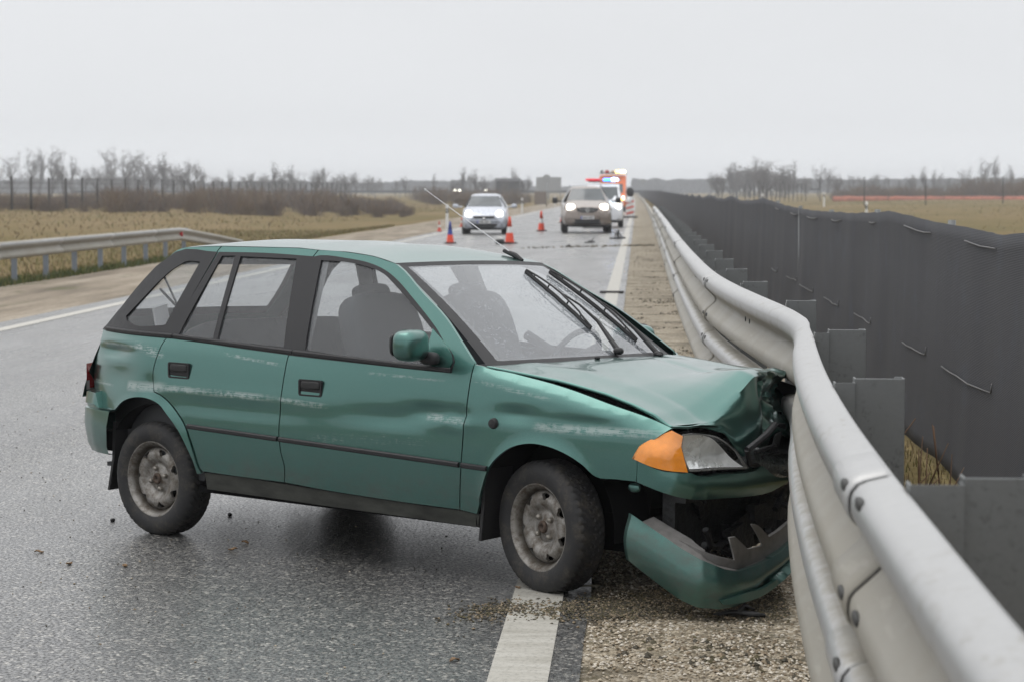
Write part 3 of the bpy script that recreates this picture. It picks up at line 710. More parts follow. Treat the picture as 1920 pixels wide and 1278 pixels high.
# ---- mirrors
for sgn in (1, -1):
    mb = MB(); c = Vector((-.605, -.858*sgn, .985)) if sgn > 0 else Vector((-.65, .815, .965))
    mb.sell(c, (.062, .098, .066), .62, 26, 18)
    mb.v = [(x+.02*((abs(y)-abs(c.y))/.09), y, z+.006) for x, y, z in mb.v]
    mi = cb(mb, 'side_mirror', M_paint, fd if sgn > 0 else fdm, sharp=0)
    mb = MB(); mb.sell((-.575, -.772*sgn, .935), (.048, .03, .028), .7, 14, 10); cb(mb, 'mirror_foot', M_black, mi)
    mb = MB(); mb.sell((-.652, -.862*sgn, .991), (.010, .074, .048), .5, 14, 10); cb(mb, 'mirror_glass', M_rubber, mi)
    panel('mirror_base', sail, off(SIDE0, .010), M_paint, mi, step=.03, lip=.012, mirror=sgn < 0)
# ---- underside, wheel housings, mud flaps
mb = MB()
mb.box((-1.2, 0, .245), (1.74, 1.42, .03)); mb.box((-1.2, 0, .30), (3.4, 1.02, .05)); mb.box((.02, 0, .225), (.80, .92, .13)); mb.box((-.45, 0, .235), (.30, .95, .09)); mb.box((-2.78, 0, .40), (.36, 1.1, .10)); mb.box((-.1, .05, .30), (.9, .95, .10))
mb.tube([(-2.95, .25, .27), (-1.9, .2, .24), (-.4, .1, .24)], .035, 8)
mb.box((-1.95, -.60, .27), (.18, .12, .05))
cb(mb, 'underbody', M_dark)
for cx_, r, a0, a1 in ((0.02, .36, -.04, 1.04), (-2.335, .345, -.02, .80)):
    for sgn in (-1, 1):
        mb = MB()
        mb.grid(lambda u, v: (cx_+r*math.cos(math.pi*(a0+(a1-a0)*u)), sgn*(.50+.250*v), .285+r*math.sin(math.pi*(a0+(a1-a0)*u))), 20, 2)
        mb.grid(lambda u, v: (cx_+r*(2*u-1), sgn*.50, .2+.50*v), 2, 2)
        cb(mb, 'wheel_housing', M_dark)
for x, x2 in ((-2.665, -2.72), (-.285, -.315)):
    for sgn in (-1, 1):
        mb = MB(); y = .755 if x > -1 else .715
        mb.loft([[(x+.01, sgn*(y-.17), .50), (x+.01, sgn*y, .52), (x-.012, sgn*y, .52), (x-.012, sgn*(y-.17), .50)],
                 [(x+.0, sgn*(y-.19), .34), (x+.0, sgn*(y+.004), .34), (x-.016, sgn*(y+.004), .34), (x-.016, sgn*(y-.19), .34)],
                 [(x2+.0, sgn*(y-.19), .185), (x2, sgn*(y-.01), .18), (x2-.014, sgn*(y-.01), .18), (x2-.014, sgn*(y-.19), .185)]], closed=True)
        cb(mb, 'mud_flap', M_rubber)
# ---- wheels
def tyre_mat():
    s = NT('muddy_tyre_rubber'); a = s.noise(14, 5, .65); b = s.noise(90, 3)
    f = s.math('MULTIPLY', s.map(a, .48, .72, 0, .75), s.map(b, .35, .6, .2, 1))
    s.set(col=s.mix(f, (.020, .020, .021), (.088, .075, .058)), rough=.72, nor=s.bump(b, .4, .004)); return s.m
M_tyre = tyre_mat()
def rim_mat():
    s = NT('dirty_steel_rim'); a = s.noise(26, 5, .7); b = s.noise(7, 4)
    c = s.mix(s.map(a, .42, .66, 0, .85), (.30, .288, .27), (.11, .086, .06)); c = s.mix(s.map(b, .55, .72, 0, .5), c, (.11, .075, .045))
    t_ = s.new('ShaderNodeSeparateXYZ'); s.l.new(s.co(), t_.inputs[0]); rr_ = s.math('SQRT', s.math('ADD', s.math('POWER', t_.outputs[0], 2), s.math('POWER', t_.outputs[1], 2)))
    ringshade = s.math('MULTIPLY', s.map(rr_, .144, .152, 0, 1), s.map(rr_, .158, .170, 1, 0)); c = s.mix(s.math('MULTIPLY', ringshade, .75), c, (.045, .034, .022))  # recess shade put into the colour as a dirt-brown ring, to deepen the rim
    s.set(col=c, metal=.55, rough=s.map(a, .35, .6, .35, .7), nor=s.bump(a, .05, .003)); return s.m
M_rim = rim_mat()
RT = .274
def tyre_mesh():
    mb = MB(); n = 192; hw = .080
    prof = [(.176, -.060), (.182, -.072), (.196, -.079), (.218, -.083), (.238, -.081), (.254, -.0745), (.265, -.066), (.271, -.056)]
    tread = [-.050, -.034, -.030, -.012, -.008, .008, .012, .030, .034, .050]
    P = [(r, h_, 0) for r, h_ in prof]+[(RT, h_, 1) for h_ in tread]+[(r, -h_, 0) for r, h_ in prof[::-1]]
    vs = []; fs = []
    for i, (r, h_, t) in enumerate(P):
        for j in range(n):
            a = 2*math.pi*j/n; q = r
            if t:
                k = i-len(prof); blk = (j+int(abs(h_)*90)+(2 if h_ > 0 else 0)) % 4
                if k in (2, 3) and False: q -= .006
                if blk == 0: q -= .007
                if k in (3, 4, 5, 6) and k in (4, 5) and j % 2 == 9: q -= .006
            elif r > .262 and (j % 4) == 0: q -= .004
            elif .20 < r < .23: q += 0
            vs.append((q*math.cos(a), q*math.sin(a), h_))
    for i in range(len(P)-1):
        for j in range(n):
            a = i*n+j; b = i*n+(j+1) % n; fs.append((a, b, b+n, a+n))
    mb.add(vs, fs); return mb
def rim_mesh():
    mb = MB()
    # barrel with rolled outer flange (outside is -h)
    mb.lathe([(.150, .06), (.160, -.02), (.163, -.040), (.170, -.052), (.180, -.060), (.1855, -.066), (.184, -.0715), (.178, -.071), (.172, -.062), (.163, -.052), (.156, -.036), (.1515, -.026)], 64)
    Rr = .155
    def dish(r):
        return -lin([(0, .040), (.028, .040), (.036, .034), (.056, .030), (.066, .024), (.076, .028), (.096, .046), (.118, .050), (.132, .045), (.144, .036), (.155, .020)], r)
    circ = lambda r, n, ph=0: [(r*math.cos(2*math.pi*i/n+ph), r*math.sin(2*math.pi*i/n+ph)) for i in range(n)]
    holes = []
    for k in range(7):
        a = 2*math.pi*k/7+.2; hpts = []
        for dx, dy in [(.137, -.024), (.141, -.012), (.142, 0), (.141, .012), (.137, .024), (.129, .022), (.124, .012), (.116, .007), (.112, 0), (.116, -.007), (.124, -.012), (.129, -.022)]:
            hpts.append((dx*math.cos(a)-dy*math.sin(a), dx*math.sin(a)+dy*math.cos(a)))
        holes.append(hpts)
    ctr = circ(.026, 20)
    vo, fs = cdt_mesh(circ(Rr, 64), holes+[ctr], .0075)
    mb.add([(x, y, dish(math.hypot(x, y))) for x, y in vo], fs)
    for hp in holes+[ctr]:
        n = len(hp); mb.add([(x, y, dish(math.hypot(x, y))) for x, y in hp]+[(x*.985, y*.985, dish(math.hypot(x, y))+.016) for x, y in hp], [(i, (i+1) % n, (i+1) % n+n, i+n) for i in range(n)])
    return mb
def hub_mesh():
    mb = MB(); mb.lathe([(.152, .02), (0, .018)], 32); return mb
proto = None
tb, rbm = tyre_mesh(), rim_mesh()
for (x, y, rz) in ((-.0, -.672, -13), (0, .672, 167), (-2.365, -.667, 0), (-2.365, .667, 180)):
    if proto is None:
        we = thing('wheel'); we.parent = CAR
        tyre = tb.build('tyre', M_tyre, we); edges_sharp(tyre, 28)
        rim = rbm.build('rim', M_rim, we, fix=True); edges_sharp(rim, 40)
        dk = hub_mesh().build('brake_drum', M_dark, we)
        mb = MB()
        mb.lathe([(.025, -.028), (.027, -.046), (.022, -.052), (.012, -.052), (.010, -.042), (0, -.042)], 20)
        cap_ = mb.build('hub_cap', simple('rusty_hub', (.085, .06, .045), .6, metal=.4, var=.4, scale=60), we)
        for k in range(4):
            a = math.pi/2*k+.5; mb = MB(); mb.lathe([(.0125, -.024), (.0125, -.042), (.009, -.050), (0, -.051)], 6, Matrix.Translation((.050*math.cos(a), .050*math.sin(a), 0)))
            nut = mb.build('wheel_nut', simple('worn_nut_steel', (.28, .26, .23), .45, metal=.7, var=.3, scale=50), we)
        proto = we
    else:
        we = dup(proto, (0, 0, 0)); we.parent = CAR
    # local Z of the wheel points inboard (+y for the near side)
    we.matrix_basis = Matrix.Translation((x, y, RT-.004)) @ Matrix.Rotation(R_(rz), 4, 'Z') @ Matrix.Rotation(R_(-90), 4, 'X') @ Matrix.Rotation(random.uniform(0, 6), 4, 'Z')
# ---- interior
def seat(x, y, name='front_seat'):
    mb = MB()
    def cushion(u, v): pass
    mb.sell((x+.05, y, .50), (.27, .245, .09), .45, 18, 12)
    rot = Matrix.Rotation(R_(-20), 3, 'Y')
    mb.sell((x-.30, y, .85), (.075, .235, .35), .42, 18, 14, rot=rot)
    o = cb(mb, name, M_fabric, sharp=0)
    mb = MB(); mb.sell((x-.425, y, 1.175), (.042, .11, .05), .55, 14, 10, rot=rot); cb(mb, 'headrest', M_fabric, o)
seat(-.86, -.36); seat(-.88, .34)
mb = MB(); mb.sell((-1.95, 0, .50), (.28, .62, .10), .35, 20, 12); mb.sell((-2.20, 0, .76), (.075, .62, .27), .32, 20, 12, rot=Matrix.Rotation(R_(-18), 3, 'Y')); cb(mb, 'rear_bench', M_fabric, sharp=0)
mb = MB(); mb.sell((-.42, 0, .80), (.26, .66, .10), .4, 24, 12); mb.sell((-.50, .34, .87), (.12, .18, .05), .6, 16, 10); cb(mb, 'dashboard', M_dash, sharp=0)
mb = MB(); Rm = Matrix.Translation((-.66, .34, .86)) @ Matrix.Rotation(R_(-65), 4, 'Y')
mb.lathe([(.18+.014*math.cos(a*math.pi/5), .014*math.sin(a*math.pi/5)) for a in range(11)], 32, Rm)
mb.v += [] ; mb.tube([Rm @ Vector((-.18, 0, 0)), Rm @ Vector((0, 0, .03)), Rm @ Vector((.10, .15, 0))], .016, 6); mb.tube([Rm @ Vector((0, 0, .03)), Rm @ Vector((.10, -.15, 0))], .016, 6); mb.tube([Rm @ Vector((0, 0, .02)), Rm @ Vector((0, 0, .3))], .025, 8)
cb(mb, 'steering_wheel', M_dash, sharp=0)
for sgn in (1, -1):
    mb = MB(); mb.grid(lambda u, v: (-2.80+2.45*u, sgn*(-(YB(-2.80+2.45*u, .9)-.055)), .28+.62*v), 12, 3)
    cb(mb, 'door_lining', M_dash)
mb = MB(); mb.grid(lambda u, v: (-1.0-1.30*u, (2*v-1)*.49, 1.350-.01*(2*v-1)**2-.02*(1-u)**4), 8, 8)
for sgn in (1, -1):
    for (x0, x1, wd) in ((-1.45, -1.40, .10), (-2.15, -2.27, .10)):
        mb.grid(lambda u, v: (x0+(x1-x0)*u+wd*(v-.5), sgn*(.515+.19*u), 1.34-.42*u), 6, 2)
cb(mb, 'headliner', M_head)
mb = MB(); mb.box((-2.55, 0, .90), (.42, 1.10, .02)); mb.box((-1.5, 0, .30), (2.6, 1.3, .02)); cb(mb, 'parcel_shelf', M_dash)
mb = MB(); mb.box((-2.55, -.50, 1.0), (.012, .09, .17), Matrix.Rotation(R_(12), 3, 'X')); mb.box((-2.45, -.50, .99), (.012, .10, .17), Matrix.Rotation(R_(-35), 3, 'X')); cb(mb, 'paper_sheet', M_white)
WARP = None
# ================================================================= ground, road, markings
def bend(y): return -6e-6*max(0, y-150)**2
def asphalt():
    s = NT('wet_asphalt'); v = s.co()
    col = s.voro(62, out='Color'); sp = s.new('ShaderNodeSeparateColor'); s.l.new(col, sp.inputs[0])
    d_ = s.voro(62, out='Distance')
    stone = s.ramp(sp.outputs[0], [(.0, (.045, .045, .047)), (.45, (.108, .108, .107)), (.82, (.20, .197, .187)), (1., (.44, .42, .38))])
    pit = s.map(s.noise(75, 2, .5), .42, .52, .10, 1)
    c = s.mix(1., stone, s.mix(pit, (.12, .12, .12), (1, 1, 1)), 'MULTIPLY')
    wear = s.noise(.55, 4, .6, s.co((1.6, .22, 1)))
    c = s.mix(1., c, s.ramp(wear, [(.3, .80), (.7, 1.18)]), 'MULTIPLY')
    h_ = s.math('SUBTRACT', s.math('MULTIPLY', pit, .8), s.math('MULTIPLY', d_, .5))
    s.set(col=c, rough=s.map(s.noise(.8, 4, .6, s.co((1.4, .3, 1))), .35, .65, .30, .52), spec=.7, nor=s.bump(h_, .55, .012), coat=s.math('MULTIPLY', s.map(pit, .1, 1, .15, 1), s.map(sp.outputs[1], 0, 1, .6, 1)), coatr=s.map(wear, .3, .7, .22, .36))
    return s.m
def paintline():
    s = NT('worn_white_road_paint')
    w1 = s.noise(60, 4, .7); w2 = s.noise(5, 4, .6, s.co((.5, 2.5, 1)))
    c = s.mix(s.map(w1, .33, .5, .5, 0), s.ramp(w2, [(.3, (.36, .345, .30)), (.6, (.50, .485, .44))]), (.13, .125, .11))
    s.set(col=c, rough=.5, nor=s.bump(w1, .3, .004)); return s.m
def gravel():
    s = NT('beige_gravel_with_moss'); col = s.voro(75, out='Color'); sp = s.new('ShaderNodeSeparateColor'); s.l.new(col, sp.inputs[0])
    c = s.ramp(sp.outputs[1], [(0, (.12, .10, .07)), (.35, (.30, .25, .175)), (.75, (.46, .395, .295)), (1, (.66, .61, .52))])
    m1 = s.noise(1., 5, .65, s.co((.9, 2.9, 1)), .6); m2 = s.noise(34, 3)
    moss = s.math('MULTIPLY', s.map(m1, .50, .62, 0, 1), s.map(m2, .3, .55, .3, 1))
    c = s.mix(moss, c, s.ramp(m2, [(.35, (.030, .024, .013)), (.65, (.10, .085, .040))]))
    c = s.mix(s.map(s.noise(1.3, 3), .4, .7, 0, .35), c, (.15, .12, .085))
    h_ = s.math('SUBTRACT', 1, s.voro(75)); s.set(col=c, rough=.82, nor=s.bump(h_, .8, .012)); return s.m
def dirt():
    s = NT('sandy_dirt_verge'); n1 = s.noise(1, 5, .6, s.co((1.5, .16, 1))); n2 = s.noise(14, 4, .7)
    c = s.ramp(n1, [(.32, (.13, .105, .075)), (.5, (.255, .21, .155)), (.66, (.36, .31, .245))])
    c = s.mix(s.map(s.noise(.9, 4, .6, s.co((1.2, .35, 1))), .57, .66, 0, .85), c, (.085, .085, .03))
    c = s.mix(s.map(n2, .45, .62, 0, .45), c, (.11, .085, .06)); s.set(col=c, rough=.9, nor=s.bump(n2, .6, .04)); return s.m
def field():
    s = NT('winter_field_grass'); n1 = s.noise(.045, 5, .6, s.co((1, .5, 1))); n2 = s.noise(.5, 5, .7, s.co((1, .35, 1))); n3 = s.noise(9, 4, .7)
    c = s.ramp(n1, [(.32, (.125, .108, .040)), (.5, (.205, .150, .072)), (.66, (.265, .192, .110))])
    c = s.mix(s.map(n2, .42, .68, 0, .8), c, (.150, .125, .050)); c = s.mix(s.map(n2, .58, .36, 0, .0), c, (.2, .15, .07))
    c = s.mix(s.map(n3, .35, .7, 0, .5), c, (.09, .072, .028)); s.set(col=c, rough=.95, spec=.1, nor=s.bump(n3, .8, .08)); return s.m
M_asph, M_line, M_grav, M_dirt, M_field = asphalt(), paintline(), gravel(), dirt(), field()
def ys(a, b, n=60):
    a0 = a; r = [a]
    st = max(.5, (abs(a)+2)*.04)
    while r[-1] < b:
        r.append(r[-1]+max(.6, (abs(r[-1])+4)*.06))
    r[-1] = b; return r
def sheet(name, x0, x1, y0, y1, z, mat, nx=1, hf=None, kind='structure', jit=0):
    mb = MB(); Y_ = ys(y0, y1); vs = []; fs = []
    for y in Y_:
        for i in range(nx+1):
            x = x0+(x1-x0)*i/nx
            if jit and i in (0, nx): x += jit*hsh(y*1.3, i*9, 5.)+jit*.6*hsh(y*5, i*3, 1.)
            vs.append((x+bend(y), y, z+(hf(x, y) if hf else 0)))
    for j in range(len(Y_)-1):
        for i in range(nx): a = j*(nx+1)+i; fs.append((a, a+1, a+nx+2, a+nx+1))
    mb.add(vs, fs); o = mb.build(name, mat); o['kind'] = kind; return o
# field: one big sheet to the horizon
mb = MB(); gx = [-5000, -2500, -1200, -600, -300, -150, -80, -50, -35, -25, -18, -14, -11.6, -10.9, 1.2, 2.2, 4, 8, 14, 25, 45, 80, 150, 300, 600, 1200, 2500, 5000]
gy = [-60, -20, 0, 10, 20, 30, 40, 55, 75, 100, 140, 200, 300, 450, 700, 1100, 1800, 3000, 5200]
def fz(x, y):
    if x < -11: return -.035-.25*ramp01(-11, -14, x)+.38*ramp01(-18, -42, x)
    if x > 1.2: return -.03-.5*ramp01(2.6, 8, x)+.75*ramp01(9, 40, x)
    return -.05
vs = [(x, y, fz(x, y)) for y in gy for x in gx]; n = len(gx)
mb.add(vs, [(j*n+i, j*n+i+1, (j+1)*n+i+1, (j+1)*n+i) for j in range(len(gy)-1) for i in range(n-1)])
mb.build('field', M_field)['kind'] = 'structure'
sheet('dirt_verge', -11.0, -7.6, -20, 700, -.012, M_dirt, 4, lambda x, y: .012*hsh(x*2, y*.6, 1), jit=.35)
sheet('gravel_shoulder', -.6, 1.35, -6, 700, -.010, M_grav, 8, lambda x, y: .010*hsh(x*3, y*2.2, 4)*ramp01(-.2, .1, x))
sheet('road', -7.95, -.19, -20, 700, 0, M_asph, 2, jit=.03)
sheet('edge_line', -.50, -.295, -6, 700, .004, M_line)
sheet('edge_line', -7.62, -7.43, -10, 700, .004, M_line)
for y in (86, 110, 134, 158, 182, 206, 230): sheet('lane_dash', -4.2, -4.05, y, y+5, .004, M_line)
# ---- loose stones, mud and leaves
def stones(name, n, xr, yr, sz, mat, seed, dens=None, z=0., label=None):
    rr = random.Random(seed); mb = MB()
    vs = []; fs = []; mi = []
    for _ in range(n):
        x = rr.uniform(*xr); y = yr[0]*(yr[1]/yr[0])**rr.random()
        if dens and rr.random() > dens(x, y): continue
        s_ = rr.uniform(*sz); a = rr.uniform(0, 6.3); b = len(vs); st = rr.uniform(.6, 1)
        ca, sa = math.cos(a), math.sin(a)
        for dx, dy, dz in ((1, 0, 0), (.2, .9, .1), (-1, .2, 0), (-.1, -.9, .1), (.1, .1, .75), (0, 0, -.6)):
            dx *= s_*rr.uniform(.8, 1.2); dy *= s_*st*rr.uniform(.8, 1.2); vs.append((x+dx*ca-dy*sa, y+dx*sa+dy*ca, z+dz*s_*.8+s_*.15))
        for q in ((0, 1, 4), (1, 2, 4), (2, 3, 4), (3, 0, 4), (1, 0, 5), (2, 1, 5), (3, 2, 5), (0, 3, 5)): fs.append(tuple(b+i for i in q)); 
        mi += [rr.choice((0, 0, 1, 2)) if len(mat) > 1 else 0]*8
    mb.v = vs; mb.f = fs; mb.mi = mi; o = mb.build(name, list(mat), smooth=False, fix=False); o['kind'] = 'stuff'
    if label: tag(o, label, name)
    return o
Mg1 = simple('stone_beige', (.43, .37, .28), .8, var=.3, scale=25); Mg2 = simple('stone_pale', (.62, .57, .49), .75, var=.2, scale=25); Mg3 = simple('stone_brown', (.23, .18, .12), .8, var=.3, scale=25)
stones('gravel', 30000, (-.22, .75), (6.6, 22), (.004, .011), (Mg1, Mg2, Mg3), 5, lambda x, y: ramp01(-.24, -.12, x)*(.25+.75*ramp01(-.25, .15, hsh(x*.9, y*2.6, 7))), -.006)
Mmud = simple('wet_mud', (.05, .042, .026), .7, var=.5, scale=20); Mmud2 = simple('mossy_mud', (.085, .072, .035), .8, var=.4, scale=20)
stones('mud', 60000, (-.85, .60), (7.7, 9.1), (.003, .010), (Mmud, Mmud2, Mg3), 6, lambda x, y: math.exp(-((y-(8.42+.30*x+.14*hsh(x*3, 0, 0)))/(.13+.10*ramp01(-.5, .3, x)))**2)*ramp01(-.80, -.35, x)*(.35+.65*ramp01(-.2, .2, hsh(x*7, y*7, 3))), .002)
stones('moss', 6500, (-.1, .7), (6.6, 60), (.006, .02), (Mmud, Mmud2, Mg3), 16, lambda x, y: ramp01(.08, .3, hsh(x*.9, y*1.5, 2)+.25*hsh(x*6, y*6, 8)), -.008)
stones('grit', 700, (-5, -.6), (6.6, 18), (.003, .007), (Mmud, Mg3, Mg1), 9, None, .001)
# debris row swept across the road behind the car
stones('debris_row', 3800, (-3.4, .5), (58, 66), (.012, .06), (Mmud, Mg3, Mmud2), 12, lambda x, y: math.exp(-((y-(60.5+.95*(x+3.4)))/.45)**2)*(.25+.75*ramp01(-3, .3, x)), .0)
M_leaf = simple('dry_leaf', (.20, .125, .065), .8, var=.4, scale=60)
LEAVES = [((-2.72, 9.5), .0, 'tan curled leaf lying on the asphalt far to the left, nearest the left edge'), ((-2.50, 9.2), 1.2, 'second tan leaf lying a little nearer on the asphalt left of the rear wheel'), ((-2.24, 9.16), 2., 'brown curled leaf on the asphalt straight in front of the rear wheel'), ((-1.85, 9.62), .5, 'dark brown crumpled leaf on the asphalt below the rear door'), ((-1.83, 9.82), 2.6, 'pale leaf on the asphalt just behind the dark crumpled one'), ((-.635, 7.37), .8, 'small pale leaf on the asphalt beside the white line'), ((-.49, 8.75), 1.9, 'orange leaf on the white line in front of the front wheel')]
for i, ((x, y), a, lb_) in enumerate(LEAVES):
    mb = MB(); s_ = .022
    mb.grid(lambda u, v: (s_*(2*u-1), s_*.55*(2*v-1)*math.sin(math.pi*(.06+.88*u)), .003+.006*(2*v-1)**2+.003*math.sin(6*u+i)), 8, 4)
    o = mb.build('leaf', M_leaf); o.location = (x, y, 0); o.rotation_euler = (0, 0, a); tag(o, lb_, 'leaf', 'fallen leaves on the asphalt')
    sm = o.modifiers.new('t', 'SOLIDIFY'); sm.thickness = .0015
for i, ((x, y), lb_) in enumerate([((-2.61, 10.43), 'small black lump on the asphalt left of the rear tyre'), ((-2.06, 10.64), 'black lump of plastic lying under the green car')]):
    mb = MB(); mb.sell((0, 0, .008), (.012, .011, .009), .8, 9, 6); mb.v = [(x_+.003*hsh(x_*90, y_*90, i), y_+.003*hsh(y_*90, z_*90, 3), z_) for x_, y_, z_ in mb.v]
    o = mb.build('plastic_lump', M_rubber); o.location = (x, y, 0); tag(o, lb_, 'debris')
# ================================================================= the crash barrier on the right
def galv(name, base, dirty, sc=1., film=None):
    s = NT(name); a = s.noise(2.5*sc, 5, .65, s.co((1, .35, 1))); b = s.noise(22*sc, 5, .7, s.co((1, .5, 1))); v_ = s.voro(60*sc, out='Color')
    sp = s.new('ShaderNodeSeparateColor'); s.l.new(v_, sp.inputs[0])
    c = s.mix(s.map(a, .3, .7, 0, 1), base, tuple(c_*.92 for c_ in base)); c = s.mix(s.map(sp.outputs[0], 0, 1, 0, .16), c, tuple(min(1, c_*1.3) for c_ in base))
    c = s.mix(s.math('MULTIPLY', s.map(b, .54, .66, 0, .6), s.map(a, .45, .62, 0, 1)), c, dirty)
    if film:      # washed-down road film: hangs below the crests with a ragged upper edge
        t = s.new('ShaderNodeSeparateXYZ'); s.l.new(s.co(), t.inputs[0]); zz = s.math('MULTIPLY_ADD', s.noise(7, 5, .7), .05, t.outputs[2])
        up_ = s.math('MULTIPLY', s.map(zz, .745, .76, 0, 1), s.map(zz, 1.025, 1.065, 1, 0)); lo_ = s.map(zz, .66, .70, 1, 0)
        f_ = s.math('MULTIPLY', s.math('MAXIMUM', up_, lo_), s.map(s.noise(3, 4), .25, .6, .72, 1)); c = s.mix(f_, c, film)
        c = s.mix(s.math('MULTIPLY', s.map(s.noise(40, 3, .6, s.co((1, .12, .12))), .60, .68, 0, .35), f_), c, (.40, .38, .34))
    s.set(col=c, metal=s.math('MULTIPLY_ADD', f_, -.35, .45) if film else .45, rough=s.math('MULTIPLY_ADD', f_, .2, .38) if film else s.map(b, .3, .7, .34, .50), spec=.5, nor=s.bump(s.noise(5, 3), .06, .02)); return s.m
M_rail = galv('galvanised_rail', (.43, .432, .43), (.25, .23, .19), 1., (.285, .268, .228)); M_post = galv('weathered_post_zinc', (.172, .180, .182), (.060, .060, .056), 2)
M_slot = simple('dark_slot', (.03, .03, .028), .6); M_cut = simple('dark_cut_edge', (.05, .048, .045), .6)
XB = [(-3, .475), (1.5, .478), (2.66, .48), (3.4, .487), (4.17, .497), (5.2, .52), (6.3, .562), (7.2, .61), (8.2, .672), (8.9, .715), (9.25, .735), (9.6, .732), (10.2, .698), (11.05, .65), (12.4, .577), (13.85, .525), (16, .505), (20.6, .495), (30, .51), (39, .54), (73, .60), (120, .62), (700, .62)]
def xb(y):
    for i in range(len(XB)-1):
        if y <= XB[i+1][0]:
            p0 = XB[max(0, i-1)]; p1 = XB[i]; p2 = XB[i+1]; p3 = XB[min(len(XB)-1, i+2)]
            h_ = p2[0]-p1[0]; t = (y-p1[0])/h_
            m1 = (p2[1]-p0[1])/(p2[0]-p0[0]+1e-9)*h_; m2 = (p3[1]-p1[1])/(p3[0]-p1[0]+1e-9)*h_
            return (2*t**3-3*t*t+1)*p1[1]+(t**3-2*t*t+t)*m1+(-2*t**3+3*t*t)*p2[1]+(t**3-t*t)*m2
    return XB[-1][1]
WP = [(0.0, -.006), (.002, 0), (.010, .0005), (.052, -.010), (.068, -.017), (.079, -.030), (.083, -.044), (.083, -.062), (.080, -.076), (.072, -.087), (.030, -.126), (.018, -.138), (.012, -.148), (.012, -.164), (.018, -.174), (.030, -.186), (.072, -.225), (.080, -.236), (.083, -.250), (.083, -.268), (.079, -.282), (.068, -.295), (.052, -.302), (.010, -.311), (.002, -.3115), (0, -.305)]
def beam(name, y0, y1, ztop, dx, proud, parent, mat=None, tilt=0):
    mb = MB(); n = max(2, int((y1-y0)/.28)) if y0 < 30 else max(2, int((y1-y0)/2.5)); secs = []
    for i in range(n+1):
        y = y0+(y1-y0)*i/n; e_ = .02; nx_ = -1; ny = (xb(y+e_)-xb(y-e_))/(2*e_); l_ = math.hypot(nx_, ny); nx_ /= l_; ny /= l_
        cr = math.exp(-((y-9.0)/.9)**2)
        secs.append([(xb(y)+bend(y)+dx+nx_*(o_*(1-.35*cr)+proud)+tilt*(z_+.15)+.006*hsh(y*1.2, z_*6, 3)*cr*3, y+ny*(o_*(1-.35*cr)+proud), ztop+z_-.01*cr+.004*hsh(y*.4, 3, ztop)) for o_, z_ in WP])
    mb.loft(secs, cap=False); o = mb.build(name, mat or M_rail, parent, fix=False)
    m = o.modifiers.new('t', 'SOLIDIFY'); m.thickness = .004; m.offset = 0; return o
GR = thing('guard_rail', (0, 0, 0), 0, 'grey galvanised double guard rail on the right, bent where the green car hit', 'guard rail')
JO = [-2.5, 4.11, 13.85, 23.6, 33.3, 43, 53, 63, 73]
for k in range(len(JO)-1):
    y0, y1 = JO[k], JO[k+1]
    for zt_, dx in ((1.10, 0), (.74, -.012)):
        o = beam('rail_beam', y0-.0, y1+.32, zt_, dx, .007*(k % 2 == 0) if 0 else -.0045*0, GR)
        if k: pass
# overlapping ends: the farther beam lies on top, a dark strip paints in the joint line and its shadow
def sect(y, zt_, dx, pr):
    e_ = .02; ny = (xb(y+e_)-xb(y-e_))/(2*e_)
    return [(xb(y)+bend(y)+dx-(o_+pr), y+ny*(o_+pr), zt_+z_) for o_, z_ in WP]
for y in JO[1:-1]:
    for zt_, dx in ((1.10, 0), (.74, -.012)):
        mb = MB(); secs = [sect(y+d_, zt_, dx, .006) for d_ in (0, .12, .24, .36)]; mb.loft(secs, cap=False); o = mb.build('lap_plate', M_rail, GR, fix=False)
        m = o.modifiers.new('t', 'SOLIDIFY'); m.thickness = .006; m.offset = 0
        mb = MB(); secs = [sect(y+d_, zt_, dx, .0045) for d_ in (-.012, .001)]; mb.loft(secs, cap=False); mb.build('joint_gap', M_cut, o, fix=False)
        for d_ in (.10, -.16):
            for (o_, z_) in ((.078, -.032), (.082, -.246)):
                mb = MB(); mb.sell((xb(y+d_)+dx-o_-(.008 if d_ > 0 else .002), y+d_, zt_+z_), (.008, .045, .012), .7, 14, 8); mb.build('slot', M_slot, o)
for y in (11.55, 11.75, 17.5, 17.75):
    mb = MB(); mb.sell((xb(y)-.014, y, 1.10-.156), (.006, .012, .022), .7, 10, 8); mb.build('slot', M_slot, GR)
# single far beam
for y0 in range(73, 640, 45): beam('rail_beam', y0, y0+45.2, .80, 0, 0, GR)
# posts with spacer plates
def post(y, zt_, x, dxs):
    mb = MB(); wd = .135; t_ = .007
    P = [(0, -.045), (0, 0), (wd, 0), (wd, -.05), (wd-.012, -.05)]
    prof2 = [(0, -.05), (0, 0), (wd, 0), (wd, -.055), (wd-.022, -.055)]
    vs = []; n = len(prof2)
    for z_ in (-.05, zt_): vs += [(x+a, y-b, z_) for a, b in prof2]
    mb.add(vs, [(i, i+1, i+1+n, i+n) for i in range(n-1)])
    o = mb.build('post', M_post, GR, smooth=False); m = o.modifiers.new('t', 'SOLIDIFY'); m.thickness = .006; m.offset = 0
    m2 = o.modifiers.new('b', 'BEVEL'); m2.width = .004; m2.segments = 2; m2.limit_method = 'ANGLE'
    if y < 40:
        mb = MB(); x0 = xb(y)+.005; prof3 = [(x0, y+.06), (x0, y+.005), (x-.004, y+.005), (x-.004, y+.055)]
        n = 4; vs = []
        for z_ in (.45, zt_-.012): vs += [(a, b-.02, z_) for a, b in prof3]
        mb.add(vs, [(i, i+1, i+1+n, i+n) for i in range(n-1)])
        q = mb.build('spacer', M_post, o, smooth=False); m = q.modifiers.new('t', 'SOLIDIFY'); m.thickness = .005; m.offset = 0
